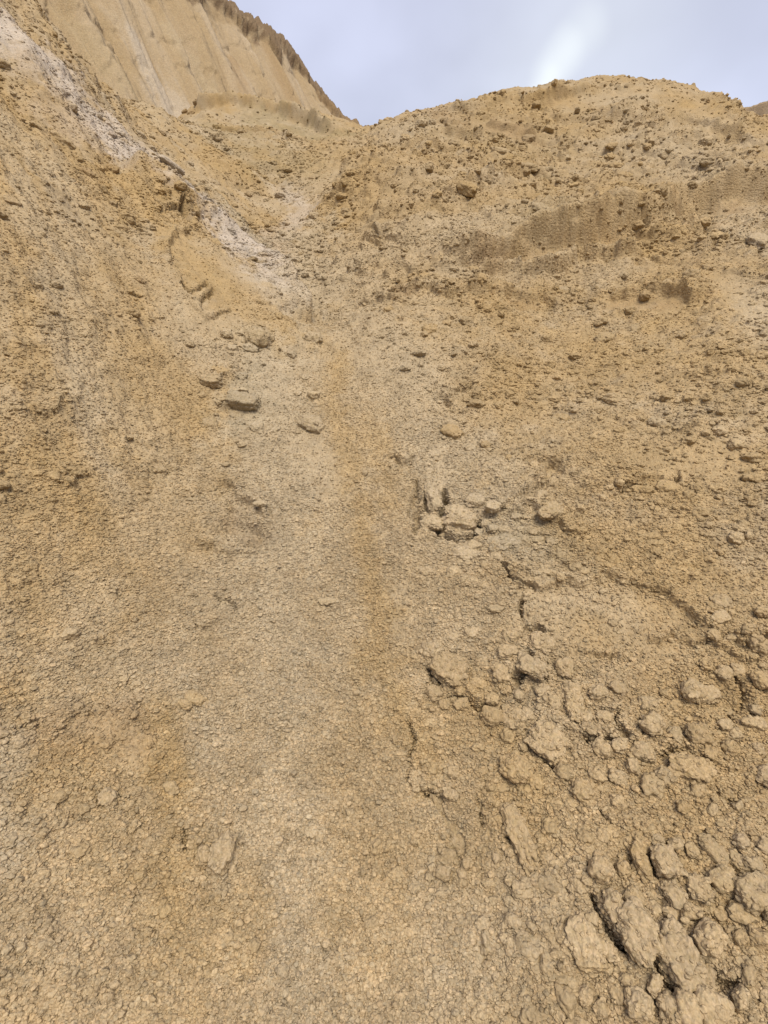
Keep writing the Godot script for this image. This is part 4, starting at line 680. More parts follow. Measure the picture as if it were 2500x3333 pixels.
func make_noises() -> void:
	noise("broad", 11, 0.42, 3)
	noise("mid", 12, 1.9, 4)
	noise("warp", 13, 3.0, 3)
	noise("mask", 14, 0.9, 3)
	noise("mask2", 15, 1.7, 2)
	noise("fine", 16, 13.0, 3)
	noise("grain", 17, 55.0, 2)
	noise("lump", 21, 7.5, 1, true)
	noise("clod", 22, 23.0, 1, true)
	noise("crumb", 23, 60.0, 1, true)
	noise("cellv", 24, 11.0, 1, true, FastNoiseLite.RETURN_CELL_VALUE)
	noise("tint", 31, 0.55, 4)
	noise("tint2", 32, 2.6, 4)
	noise("tint3", 33, 14.0, 3)
	noise("run", 34, 1.0, 4)

# ---------------------------------------------------------------- materials
func grain_texture(sd: int, contrast: float) -> ImageTexture:
	var s := 512
	var n := FastNoiseLite.new()
	n.seed = sd
	n.noise_type = FastNoiseLite.TYPE_SIMPLEX
	n.frequency = 0.16
	n.fractal_octaves = 3
	n.fractal_gain = 0.7
	var a := n.get_seamless_image(s, s)
	var c := FastNoiseLite.new()
	c.seed = sd + 1
	c.noise_type = FastNoiseLite.TYPE_CELLULAR
	c.cellular_return_type = FastNoiseLite.RETURN_CELL_VALUE
	c.frequency = 0.22
	var b := c.get_seamless_image(s, s)
	var img := Image.create(s, s, false, Image.FORMAT_RGB8)
	var r := RandomNumberGenerator.new()
	r.seed = sd
	for y in s:
		for x in s:
			var v := 0.90 + contrast * (0.6 * (a.get_pixel(x, y).r - 0.5) + 0.7 * (b.get_pixel(x, y).r - 0.5) + 0.25 * (r.randf() - 0.5))
			var warm := 0.05 * (b.get_pixel((x + 97) % s, y).r - 0.5)
			img.set_pixel(x, y, Color(clampf(v + warm, 0, 1), clampf(v, 0, 1), clampf(v - warm * 1.4, 0, 1)))
	return ImageTexture.create_from_image(img)

func height_texture(sd: int) -> ImageTexture:
	var s := 512
	var n := FastNoiseLite.new()
	n.seed = sd
	n.noise_type = FastNoiseLite.TYPE_CELLULAR
	n.cellular_return_type = FastNoiseLite.RETURN_DISTANCE
	n.frequency = 0.055
	n.fractal_type = FastNoiseLite.FRACTAL_FBM
	n.fractal_octaves = 3
	n.fractal_gain = 0.6
	var a := n.get_seamless_image(s, s, true)
	a.convert(Image.FORMAT_RGB8)
	return ImageTexture.create_from_image(a)

func make_materials() -> void:
	mat_sand = StandardMaterial3D.new()
	mat_sand.resource_name = "sand"
	mat_sand.albedo_color = Color(0.8, 0.8, 0.8).linear_to_srgb()
	mat_sand.albedo_texture = grain_texture(3, 0.42)
	mat_sand.vertex_color_use_as_albedo = true
	mat_sand.roughness = 1.0
	mat_sand.metallic_specular = 0.15
	mat_sand.heightmap_enabled = true
	mat_sand.heightmap_texture = height_texture(4)
	mat_sand.heightmap_scale = 0.9
	mat_sand.uv1_triplanar = true
	mat_sand.uv1_world_triplanar = true
	mat_sand.uv1_scale = Vector3.ONE * 2.1
	mat_cliff = mat_sand.duplicate()
	mat_cliff.resource_name = "quarry_face"
	mat_cliff.heightmap_scale = 3.0
	mat_cliff.uv1_scale = Vector3.ONE * 0.35

# ---------------------------------------------------------------- the bare slope
func solve_height() -> void:
	for c in CONTROL:
		ctrl.append(Vector3(c[0], c[1], c[2]))
	var n := ctrl.size()
	var m := n + 3
	var a := []
	for i in m:
		var row := PackedFloat64Array()
		row.resize(m + 1)
		a.append(row)
	for i in n:
		for j in n:
			var dx := ctrl[i].x - ctrl[j].x
			var dy := ctrl[i].y - ctrl[j].y
			a[i][j] = tps(dx * dx + dy * dy) + (0.02 if i == j else 0.0)
		a[i][n] = 1.0
		a[i][n + 1] = ctrl[i].x
		a[i][n + 2] = ctrl[i].y
		a[n][i] = 1.0
		a[n + 1][i] = ctrl[i].x
		a[n + 2][i] = ctrl[i].y
		a[i][m] = ctrl[i].z
	for k in m:
		var best := k
		for i in range(k + 1, m):
			if absf(a[i][k]) > absf(a[best][k]):
				best = i
		var t = a[k]
		a[k] = a[best]
		a[best] = t
		var rk: PackedFloat64Array = a[k]
		for i in range(k + 1, m):
			var ri: PackedFloat64Array = a[i]
			var f := ri[k] / rk[k]
			if f != 0.0:
				for j in range(k, m + 1):
					ri[j] -= f * rk[j]
				a[i] = ri
	wts.resize(m)
	for k in range(m - 1, -1, -1):
		var s: float = a[k][m]
		for j in range(k + 1, m):
			s -= a[k][j] * wts[j]
		wts[k] = s / a[k][k]

func tps(r2: float) -> float:
	return 0.5 * r2 * log(maxf(r2, 1e-12))

func bare(x: float, d: float) -> float:
	var n := ctrl.size()
	var r := sqrt(x * x + d * d)
	if r > 60.0:
		return -3.6
	var y := wts[n] + wts[n + 1] * x + wts[n + 2] * d
	for i in n:
		var c := ctrl[i]
		var r2 := (x - c.x) * (x - c.x) + (d - c.y) * (d - c.y)
		y += wts[i] * 0.5 * r2 * log(maxf(r2, 1e-12))
	y = clampf(y, -3.6, 10.0)
	return lerpf(y, -3.6, smoothstep(15.0, 28.0, r))

func bare_normal(x: float, d: float) -> Vector3:
	var e := 0.05
	var gx := (bare(x + e, d) - bare(x - e, d)) / (2 * e)
	var gd := (bare(x, d + e) - bare(x, d - e)) / (2 * e)
	return Vector3(-gx, 1.0, gd).normalized()

func index_features() -> void:
	for f in LEDGES:
		for k in f[2].size() - 1:
			add_seg(cells, segs, [0, f[2][k], f[2][k + 1], f[0], f[1], k == 0, k == f[2].size() - 2], f[1] * 1.6 + 0.1)
	for f in CRACKS:
		for k in f[2].size() - 1:
			add_seg(cells, segs, [1, f[2][k], f[2][k + 1], f[0], f[1], false, false], f[1] * 3.0 + 0.08)
	for f in SMOOTH:
		for k in f[1].size() - 1:
			add_seg(cell_smooth, ssegs, [0, f[1][k], f[1][k + 1], f[0]], f[0] * 1.6)
	var kinds := {"tan": TAN, "ochre": OCHRE, "pale": PALE, "white": WHITE, "grey": GREY, "brown": BROWN, "olive": OLIVE}
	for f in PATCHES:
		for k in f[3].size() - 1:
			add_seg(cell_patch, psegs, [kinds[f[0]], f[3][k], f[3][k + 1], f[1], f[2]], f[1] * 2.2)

func add_seg(into: Dictionary, list: Array, s: Array, reach: float) -> void:
	var n := list.size()
	list.append(s)
	var a: Vector2 = s[1]
	var b: Vector2 = s[2]
	var lo := (a.min(b) - Vector2.ONE * reach) * 4.0
	var hi := (a.max(b) + Vector2.ONE * reach) * 4.0
	for j in range(floori(lo.y), floori(hi.y) + 1):
		for i in range(floori(lo.x), floori(hi.x) + 1):
			var mid := Vector2(i + 0.5, j + 0.5) * 0.25
			var t := clampf((mid - a).dot(b - a) / maxf((b - a).length_squared(), 1e-9), 0, 1)
			if (mid - a.lerp(b, t)).length() < reach + 0.18:
				var key := Vector2i(i, j)
				if not into.has(key):
					into[key] = PackedInt32Array()
				into[key].append(n)

# how far the sand stands out from the bare slope, along its normal
func relief(x: float, d: float, y: float, nrm: Vector3) -> float:
	var r := sqrt(x * x + d * d)
	var far := smoothstep(1.6, 5.5, r)
	var n_mid: FastNoiseLite = nz.mid
	var n_warp: FastNoiseLite = nz.warp
	var n_mask: FastNoiseLite = nz.mask
	var p := Vector3(x, y, d)
	var wx := n_warp.get_noise_3d(x, y, d)
	var wz := n_warp.get_noise_3d(x + 31.0, y, d - 17.0)
	var mound := smoothstep(2.2, 3.3, d) * smoothstep(-1.0, -0.2, x)
	var hump := smoothstep(6.2, 7.4, d) * (1.0 - smoothstep(-1.0, 0.0, x))
	var left := smoothstep(-0.5, -1.05, x + 0.05 * d) * (1.0 - hump)
	var bank := smoothstep(0.02, 0.22, x - 0.08 * d) * (1.0 - mound) * smoothstep(0.3, 0.7, d)
	var rough := clampf(0.46 + 0.65 * bank + 0.75 * mound + 0.3 * hump + 0.05 * left, 0, 1.25) * (1.0 - 0.6 * smoothstep(7.2, 8.0, d) * (1.0 - hump))
	rough *= 1.0 - 0.8 * smoothness(x, d)
	var m := clampf(0.5 + 1.1 * n_mask.get_noise_3d(x, y, d), 0.0, 1.0)
	var h := (nz.broad as FastNoiseLite).get_noise_3d(x, y, d) * lerpf(0.035, 0.15, far) * (1.0 - 0.6 * smoothstep(7.0, 8.3, d))
	# fall-line runs on the left slope
	if left > 0.01:
		var al := x * 0.8 - d * 0.6
		var ac := x * 0.6 + d * 0.8 + wx * 0.06
		h += left * ((nz.run as FastNoiseLite).get_noise_2d(al * 0.55, ac * 2.3) * 0.08 * far + (nz.run as FastNoiseLite).get_noise_2d(al * 1.6 + 40.0, ac * 7.0) * 0.022)
	# broken terraces on the mound
	if mound > 0.01 or hump > 0.01:
		var q := y * 2.6 - x * 0.3 + wx * 0.10 + n_mask.get_noise_3d(x * 1.3, y, d * 1.3 + 70.0) * 1.0
		var fr := q - floorf(q)
		var on := smoothstep(0.40, 0.75, 0.5 + 1.1 * n_mask.get_noise_3d(x * 0.8 + 50.0, y * 2.0, d * 0.8))
		h += (mound * rough + 0.5 * hump) * on * step_profile(fr) * 0.04
		var q2 := y * 8.0 - x * 0.9 + wz * 0.45 + n_mask.get_noise_3d(x * 2.0 + 20.0, y, d * 2.0 + 70.0) * 2.2 + 0.3
		fr = q2 - floorf(q2)
		on = smoothstep(0.45, 0.7, 0.5 + 1.2 * n_mask.get_noise_3d(x * 1.7 + 90.0, y * 3.0, d * 1.7))
		h += (mound * rough + 0.7 * hump) * on * step_profile(fr) * 0.04
	# ledges and cracks
	var key := Vector2i(floori(x * 4.0), floori(d * 4.0))
	if cells.has(key):
		var amp := 0.018 + 0.004 * r
		var jag := amp * (1.0 - 0.8 * far)
		var lx := lerpf(wx, (nz.broad as FastNoiseLite).get_noise_3d(x * 1.8, y, d * 1.8 - 30.0) * 1.4, far)
		var lz := lerpf(wz, (nz.broad as FastNoiseLite).get_noise_3d(x * 1.8 - 44.0, y, d * 1.8) * 1.4, far)
		var pw := Vector2(x + lx * amp * 2.0 + (nz.fine as FastNoiseLite).get_noise_2d(x, d) * jag, d + lz * amp * 2.0 + (nz.fine as FastNoiseLite).get_noise_2d(x + 9.0, d) * jag)
		var best := {}
		for n in cells[key]:
			var s: Array = segs[n]
			var a: Vector2 = s[1]
			var ab: Vector2 = s[2] - a
			var t := (pw - a).dot(ab) / ab.length_squared()
			if s[0] == 0:
				if t < -0.12 or t > 1.12:
					continue
				var sd := ab.cross(pw - a) / ab.length()   # > 0 on the raised side
				var e := 1.0
				if s[5]:
					e = smoothstep(-0.1, 0.45, t)
				if s[6]:
					e *= smoothstep(1.1, 0.55, t)
				var w: float = s[3]
				if sd > -w * 1.1 and sd < s[4] * 1.6:
					var up := smoothstep(-w * lerpf(0.25, 1.0, far), w * 0.12, sd) * exp(-maxf(sd, 0.0) / (s[4] * 0.5)) * e * w * (1.15 + 0.5 * m)
					best[0] = maxf(best.get(0, 0.0), up)
			else:
				var tc := clampf(t, 0, 1)
				var dist := (pw - a - ab * tc).length()
				var w: float = s[4] * (0.6 + 1.1 * m)
				var dn: float = 1.4 * s[3] * exp(-pow(dist / w, 2.0))
				best[1] = maxf(best.get(1, 0.0), dn)
		h += best.get(0, 0.0) - best.get(1, 0.0)
	var bx := x + nrm.x * h
	var by := y + nrm.y * h
	var bd := d - nrm.z * h
	h += n_mid.get_noise_3d(bx, by, bd) * lerpf(0.015, 0.05, far) * (0.4 + rough)
	h += absf(n_mid.get_noise_3d(bx * 2.3, by * 2.3 + 9.0, bd * 2.3)) * lerpf(0.012, 0.04, far) * rough
	# rounded clods and roughness, laid over the ledges as they stand
	var m2 := clampf(0.5 + 1.2 * (nz.mask2 as FastNoiseLite).get_noise_3d(x, y, d), 0.0, 1.0)
	var px := x + nrm.x * h + wx * 0.05
	var py := y + nrm.y * h
	var pd := d - nrm.z * h + wz * 0.05
	var f1 := (nz.lump as FastNoiseLite).get_noise_3d(px, py, pd) + 1.0
	h += maxf(0.0, 0.55 - f1) * 0.075 * rough * smoothstep(0.35, 0.8, m) * lerpf(0.45, 1.0, far)
	var f2 := (nz.clod as FastNoiseLite).get_noise_3d(px, py, pd) + 1.0
	h += maxf(0.0, 0.62 - f2) * 0.036 * (0.1 + 0.9 * m2 * m2) * (rough * 0.95 - 0.2) * lerpf(0.4, 0.9, far)
	if r < 7.0:
		var f3 := (nz.crumb as FastNoiseLite).get_noise_3d(px, py, pd) + 1.0
		h += maxf(0.0, 0.7 - f3) * 0.0025 * (1.0 - smoothstep(3.5, 7.0, r))
	h += (nz.fine as FastNoiseLite).get_noise_3d(px, py, pd) * lerpf(0.016, 0.014, far) * (0.5 + 0.5 * rough)
	h += (nz.grain as FastNoiseLite).get_noise_3d(px, py, pd) * 0.006 * (1.0 - far)
	return h * (1.0 - smoothstep(20.0, 40.0, r))

# out at once at the foot of a step, then slowly back
func step_profile(fr: float) -> float:
	return smoothstep(0.0, 0.16, fr) * (1.0 - fr)

# 1 on a smooth crust, 0 elsewhere
func smoothness(x: float, d: float) -> float:
	var key := Vector2i(floori(x * 4.0), floori(d * 4.0))
	if not cell_smooth.has(key):
		return 0.0
	var out := 0.0
	var fray := (nz.warp as FastNoiseLite).get_noise_2d(x * 1.5, d * 1.5)
	for n in cell_smooth[key]:
		var s: Array = ssegs[n]
		var ab: Vector2 = s[2] - s[1]
		var q: Vector2 = Vector2(x, d) - s[1]
		var t := clampf(q.dot(ab) / maxf(ab.length_squared(), 1e-9), 0, 1)
		out = maxf(out, smoothstep(1.25, 0.6, (q - ab * t).length() / s[3] + fray * 0.7))
	return out

func tint(x: float, d: float, y: float) -> Vector3:
	var a := (nz.tint as FastNoiseLite).get_noise_3d(x, y, d)
	var b := (nz.tint2 as FastNoiseLite).get_noise_3d(x, y, d)
	var c := TAN.lerp(PALE, clampf(0.25 + a * 0.6 + b * 0.35, 0, 1))
	c = c.lerp(OCHRE, clampf(0.22 - a * 0.7 + 0.5 * (nz.tint2 as FastNoiseLite).get_noise_3d(x + 40.0, y, d), 0, 0.85))
	var left := smoothstep(-0.5, -1.05, x + 0.05 * d)
	if left > 0.01:
		# runs of paler and darker sand down the left bank
		var run := (nz.run as FastNoiseLite).get_noise_2d((x * 0.8 - d * 0.6) * 0.6 + 9.0, (x * 0.6 + d * 0.8) * 4.0 + b * 0.5)
		c = c.lerp(PALE if run > 0.0 else OCHRE, clampf(absf(run) * 1.3, 0, 0.55) * left)
	var key := Vector2i(floori(x * 4.0), floori(d * 4.0))
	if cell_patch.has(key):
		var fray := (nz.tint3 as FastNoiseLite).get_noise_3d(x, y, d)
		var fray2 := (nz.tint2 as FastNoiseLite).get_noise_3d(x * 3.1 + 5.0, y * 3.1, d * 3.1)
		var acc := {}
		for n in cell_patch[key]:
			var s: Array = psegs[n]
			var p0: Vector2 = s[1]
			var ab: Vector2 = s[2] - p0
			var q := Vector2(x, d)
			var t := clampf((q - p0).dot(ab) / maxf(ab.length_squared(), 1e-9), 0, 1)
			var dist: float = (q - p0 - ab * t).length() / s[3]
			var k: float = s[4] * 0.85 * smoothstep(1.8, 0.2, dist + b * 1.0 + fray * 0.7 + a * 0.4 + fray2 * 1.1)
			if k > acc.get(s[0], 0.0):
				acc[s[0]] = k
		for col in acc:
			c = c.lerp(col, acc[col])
	var cv := (nz.cellv as FastNoiseLite).get_noise_3d(x, y, d)
	var f := (nz.tint3 as FastNoiseLite).get_noise_3d(x + 20.0, y, d)
	c *= 1.0 + 0.07 * cv + 0.13 * f
	return c

func surface(x: float, d: float) -> Vector3:
	var y := bare(x, d)
	var n := bare_normal(x, d)
	return Vector3(x, y, -d) + n * relief(x, d, y, n)

func grid_mesh(pos: PackedVector3Array, col: PackedColorArray, nr: int, nc: int, flip := false) -> ArrayMesh:
	var nor := PackedVector3Array()
	nor.resize(nr * nc)
	for i in nr:
		var i0 := maxi(i - 1, 0) * nc
		var i1 := mini(i + 1, nr - 1) * nc
		for j in nc:
			var dv := pos[i1 + j] - pos[i0 + j]
			var du := pos[i * nc + mini(j + 1, nc - 1)] - pos[i * nc + maxi(j - 1, 0)]
			var n := du.cross(dv).normalized()
			nor[i * nc + j] = -n if flip else n
	var idx := PackedInt32Array()
	idx.resize((nr - 1) * (nc - 1) * 6)
	var k := 0
	for i in nr - 1:
		for j in nc - 1:
			var a := i * nc + j
			var b := a + 1
			var c := a + nc
			var e := c + 1
			idx[k] = a
			idx[k + 1] = b if flip else c
			idx[k + 2] = c if flip else b
			idx[k + 3] = b
			idx[k + 4] = e if flip else c
			idx[k + 5] = c if flip else e
			k += 6
	var arr := []
	arr.resize(Mesh.ARRAY_MAX)
	arr[Mesh.ARRAY_VERTEX] = pos
	arr[Mesh.ARRAY_NORMAL] = nor
	arr[Mesh.ARRAY_COLOR] = col
	arr[Mesh.ARRAY_INDEX] = idx
	var mesh := ArrayMesh.new()
	mesh.add_surface_from_arrays(Mesh.PRIMITIVE_TRIANGLES, arr)
	return mesh

func put(called: String, mesh: Mesh, mat: Material, label: String, category: String, group := "", kind := "") -> MeshInstance3D:
	var o := MeshInstance3D.new()
	o.name = called
	o.mesh = mesh
	o.material_override = mat
	o.set_meta("label", label)
	o.set_meta("category", category)
	if group != "":
		o.set_meta("group", group)
	if kind != "":
		o.set_meta("kind", kind)
	add_child(o, true)
	return o

func build_slope() -> void:
	# rings round the foot of the slope, finer near by; spokes finer towards the slope
	var rad := PackedFloat32Array()
	var r := 0.06
	while r < 0.55:
		rad.append(r)
		r += 0.07
	var px := 1.45 * FINE
	while r < 9.4:
		rad.append(r)
		var y0 := bare(-0.04 * r, r) - EYE.y
		var y1 := bare(-0.04 * (r + 0.02), r + 0.02) - EYE.y
		var turn := absf(atan2(y1, r + 0.02) - atan2(y0, r)) / 0.02
		var dist := sqrt(r * r + y0 * y0)
		r += clampf(px / 494.0 / maxf(turn, 1e-4), px / 494.0 * dist * 0.8, px / 494.0 * dist * 1.05)
	while r < 12.5:
		rad.append(r)
		r += 0.05
	while r < 500.0:
		rad.append(r)
		r *= 1.06
	var azs := PackedFloat32Array()
	var az := 0.0
	while az < PI:
		azs.append(az)
		az += px / 494.0 * 0.86 if az < 0.98 else minf(0.15, 0.004 + (az - 0.98) * 0.12)
	azs.append(PI)
	var all := PackedFloat32Array()
	for k in range(azs.size() - 1, 0, -1):
		all.append(-azs[k])
	all.append_array(azs)
	var nr := rad.size()
	var nc := all.size()
	print("slope grid ", nr, " x ", nc)
	# the bare slope on every sixth ring and spoke, blended between
	var st := 6
	var cr := (nr - 1) / st + 2
	var cc := (nc - 1) / st + 2
	var cy := PackedFloat32Array()
	var cn := PackedVector3Array()
	cy.resize(cr * cc)
	cn.resize(cr * cc)
	for i in cr:
		var ri := rad[mini(i * st, nr - 1)]
		for j in cc:
			var aj := all[mini(j * st, nc - 1)]
			cy[i * cc + j] = bare(sin(aj) * ri, cos(aj) * ri)
			cn[i * cc + j] = bare_normal(sin(aj) * ri, cos(aj) * ri)
	var pos := PackedVector3Array()
	var col := PackedColorArray()
	pos.resize(nr * nc)
	col.resize(nr * nc)
	var sn := PackedFloat32Array()
	var cs := PackedFloat32Array()
	for a in all:
		sn.append(sin(a))
		cs.append(cos(a))
	for i in nr:
		var ci := i / st
		var ri := rad[i]
		var ra := rad[ci * st]
		var rb := rad[mini((ci + 1) * st, nr - 1)]
		var fi := (ri - ra) / maxf(rb - ra, 1e-6)
		for j in nc:
			var cj := j / st
			var aa := all[cj * st]
			var ab := all[mini((cj + 1) * st, nc - 1)]
			var fj := (all[j] - aa) / maxf(ab - aa, 1e-6)
			var o := ci * cc + cj
			var y := lerpf(lerpf(cy[o], cy[o + 1], fj), lerpf(cy[o + cc], cy[o + cc + 1], fj), fi)
			var n := cn[o].lerp(cn[o + 1], fj).lerp(cn[o + cc].lerp(cn[o + cc + 1], fj), fi)
			var x := sn[j] * ri
			var d := cs[j] * ri
			pos[i * nc + j] = Vector3(x, y, -d) + n * relief(x, d, y, n)
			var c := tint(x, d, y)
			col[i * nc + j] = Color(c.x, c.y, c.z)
	var mesh := grid_mesh(pos, col, nr, nc)
	put("sand_slope", mesh, mat_sand, "tan sand slope with a gully between the left bank and the broad mound", "sand slope", "", "structure")
	scatter_crumbs(pos, mesh.surface_get_arrays(0)[Mesh.ARRAY_NORMAL], col, rad, all, nr, nc)

# loose crumbs of sand lying over the slope
func scatter_crumbs(pos: PackedVector3Array, nor: PackedVector3Array, col: PackedColorArray, rad: PackedFloat32Array, all: PackedFloat32Array, nr: int, nc: int) -> void:
	for k in KINDS:
		crumb_at.append([])
		crumb_tint.append([])
		lump_at.append([])
		lump_tint.append([])
	rng.seed = 77
	var r0 := 0
	while rad[r0] < 0.6:
		r0 += 1
	var r1 := r0
	while rad[r1] < 12.0:
		r1 += 1
	var j0 := 0
	while all[j0] < -1.12:
		j0 += 1
	var j1 := j0
	while all[j1] < 1.12:
		j1 += 1
	var n_mask: FastNoiseLite = nz.mask
	for t in 1200000:
		var i := rng.randi_range(r0, r1)
		var j := rng.randi_range(j0, j1)
		var p := pos[i * nc + j]
		p += (pos[(i + 1) * nc + j] - p) * rng.randf() + (pos[i * nc + j + 1] - p) * rng.randf()
		var d := -p.z
		var dist := (p - EYE).length()
		var m := 0.5 + 0.9 * n_mask.get_noise_3d(p.x * 2.0 + 12.0, p.y * 2.0, d * 2.0)
		if rng.randf() > lerpf(0.5 + m, 0.10 + 0.8 * m * m, clampf(dist / 4.5 - 0.3, 0, 1)) * (1.0 - 0.6 * smoothstep(7.2, 8.0, d)) * (1.0 - 0.75 * smoothness(p.x, d)):
			continue
		# most crumbs are a few millimetres to a centimetre; a few are larger
		var u := rng.randf()
		var size := 0.0023 * pow(1.0 - u * 0.998, -0.19)
		size = maxf(size, dist * 0.0012 * rng.randf_range(0.7, 1.4))
		size = minf(size, 0.02 + 0.003 * dist)
		var b := Basis.from_euler(Vector3(rng.randf() * TAU, rng.randf() * TAU, rng.randf() * TAU)).scaled(Vector3(rng.randf_range(0.65, 1.45), rng.randf_range(0.5, 1.0), rng.randf_range(0.65, 1.45)) * size)
		var q := p
		q += nor[i * nc + j] * size * (rng.randf_range(-0.6, 0.95) - 0.85 * smoothstep(1.0, 2.8, dist))
		var k := rng.randi() % KINDS
		crumb_at[k].append(Transform3D(b, q))
		var c := col[i * nc + j]
		var v := rng.randf_range(0.86, 1.22)
		var w := rng.randf_range(-0.03, 0.03)
		crumb_tint[k].append(Color(c.r * (v + w), c.g * v, c.b * (v - w)))
	# larger lumps, in drifts
	for t in 110000:
		var i := rng.randi_range(r0, r1)
		var j := rng.randi_range(j0, j1)
		var p := pos[i * nc + j]
		var d := -p.z
		var dist := (p - EYE).length()
		var bank := clampf(smoothstep(0.02, 0.25, p.x - 0.08 * d) + smoothstep(2.5, 3.5, d), 0, 1)
		var m := clampf(0.5 + 1.3 * n_mask.get_noise_3d(p.x * 1.5 + 60.0, p.y * 1.5, d * 1.5), 0, 1)
		if rng.randf() > (0.35 + 0.65 * bank) * m * m * (1.0 - 0.8 * smoothness(p.x, d)) * lerpf(0.45, 1.0, smoothstep(1.2, 2.5, dist)) * (1.0 - 0.8 * smoothstep(7.2, 8.0, d)):
			continue
		var size := minf(0.005 * pow(1.0 - rng.randf() * 0.99, -0.36) * (0.6 + dist * 0.25), 0.03 + 0.006 * dist)
		var b := Basis.from_euler(Vector3(rng.randf() * TAU, rng.randf() * TAU, rng.randf() * TAU)).scaled(Vector3(rng.randf_range(0.7, 1.4), rng.randf_range(0.6, 1.0), rng.randf_range(0.7, 1.3)) * size)
		var k := rng.randi() % KINDS
		lump_at[k].append(Transform3D(b, p + nor[i * nc + j] * size * rng.randf_range(-0.4, 0.1)))
		var c := col[i * nc + j]
		var v := rng.randf_range(0.92, 1.1)
		lump_tint[k].append(Color(c.r * v, c.g * v, c.b * v))

func finish_crumbs() -> void:
	for k in KINDS:
		copies("sand_crumbs", clod_mesh("block", 500 + k, 1, Vector3.ONE, 0.36), crumb_at[k], crumb_tint[k], "loose crumbs of sand strewn all over the slope", "sand crumbs", "crumbs on the slope")
		copies("sand_lumps", clod_mesh("block", 600 + k, 3, Vector3.ONE, 0.30, Vector3.ONE), lump_at[k], lump_tint[k], "countless small lumps of sand lying in drifts on the slope", "sand lumps", "lumps on the slope")
	print("crumbs ", crumb_at.map(func(a): return a.size()), " lumps ", lump_at.map(func(a): return a.size()))

func copies(called: String, mesh: Mesh, at: Array, colors: Array, label: String, category: String, group: String) -> void:
	var mm := MultiMesh.new()
	mm.transform_format = MultiMesh.TRANSFORM_3D
	mm.use_colors = true
	mm.mesh = mesh
	mm.instance_count = at.size()
	for n in at.size():
		mm.set_instance_transform(n, at[n])
		mm.set_instance_color(n, colors[n])
	var o := MultiMeshInstance3D.new()
	o.name = called
	o.multimesh = mm
	o.material_override = mat_sand
	o.set_meta("label", label)
	o.set_meta("category", category)
	o.set_meta("group", group)
	o.set_meta("kind", "stuff")
	add_child(o, true)

# ---------------------------------------------------------------- clods
func sphere(level: int) -> Array:
	if ico.has(level):
		return ico[level]
	if level == 0:
		var g := (1.0 + sqrt(5.0)) / 2.0
		var v := PackedVector3Array([Vector3(-1, g, 0), Vector3(1, g, 0), Vector3(-1, -g, 0), Vector3(1, -g, 0), Vector3(0, -1, g), Vector3(0, 1, g), Vector3(0, -1, -g), Vector3(0, 1, -g), Vector3(g, 0, -1), Vector3(g, 0, 1), Vector3(-g, 0, -1), Vector3(-g, 0, 1)])
		for i in v.size():
			v[i] = v[i].normalized()
		ico[0] = [v, PackedInt32Array([0, 11, 5, 0, 5, 1, 0, 1, 7, 0, 7, 10, 0, 10, 11, 1, 5, 9, 5, 11, 4, 11, 10, 2, 10, 7, 6, 7, 1, 8, 3, 9, 4, 3, 4, 2, 3, 2, 6, 3, 6, 8, 3, 8, 9, 4, 9, 5, 2, 4, 11, 6, 2, 10, 8, 6, 7, 9, 8, 1])]
		return ico[0]
	var low := sphere(level - 1)
	var v: PackedVector3Array = low[0].duplicate()
	var f: PackedInt32Array = low[1]
	var out := PackedInt32Array()
	var mids := {}
	for t in range(0, f.size(), 3):
		var m := [0, 0, 0]
		for e in 3:
			var a := f[t + e]
			var b := f[t + (e + 1) % 3]
			var key := Vector2i(mini(a, b), maxi(a, b))
			if not mids.has(key):
				mids[key] = v.size()
				v.append(((v[a] + v[b]) * 0.5).normalized())
			m[e] = mids[key]
		out.append_array(PackedInt32Array([f[t], m[0], m[2], f[t + 1], m[1], m[0], f[t + 2], m[2], m[1], m[0], m[1], m[2]]))
	ico[level] = [v, out]
	return ico[level]

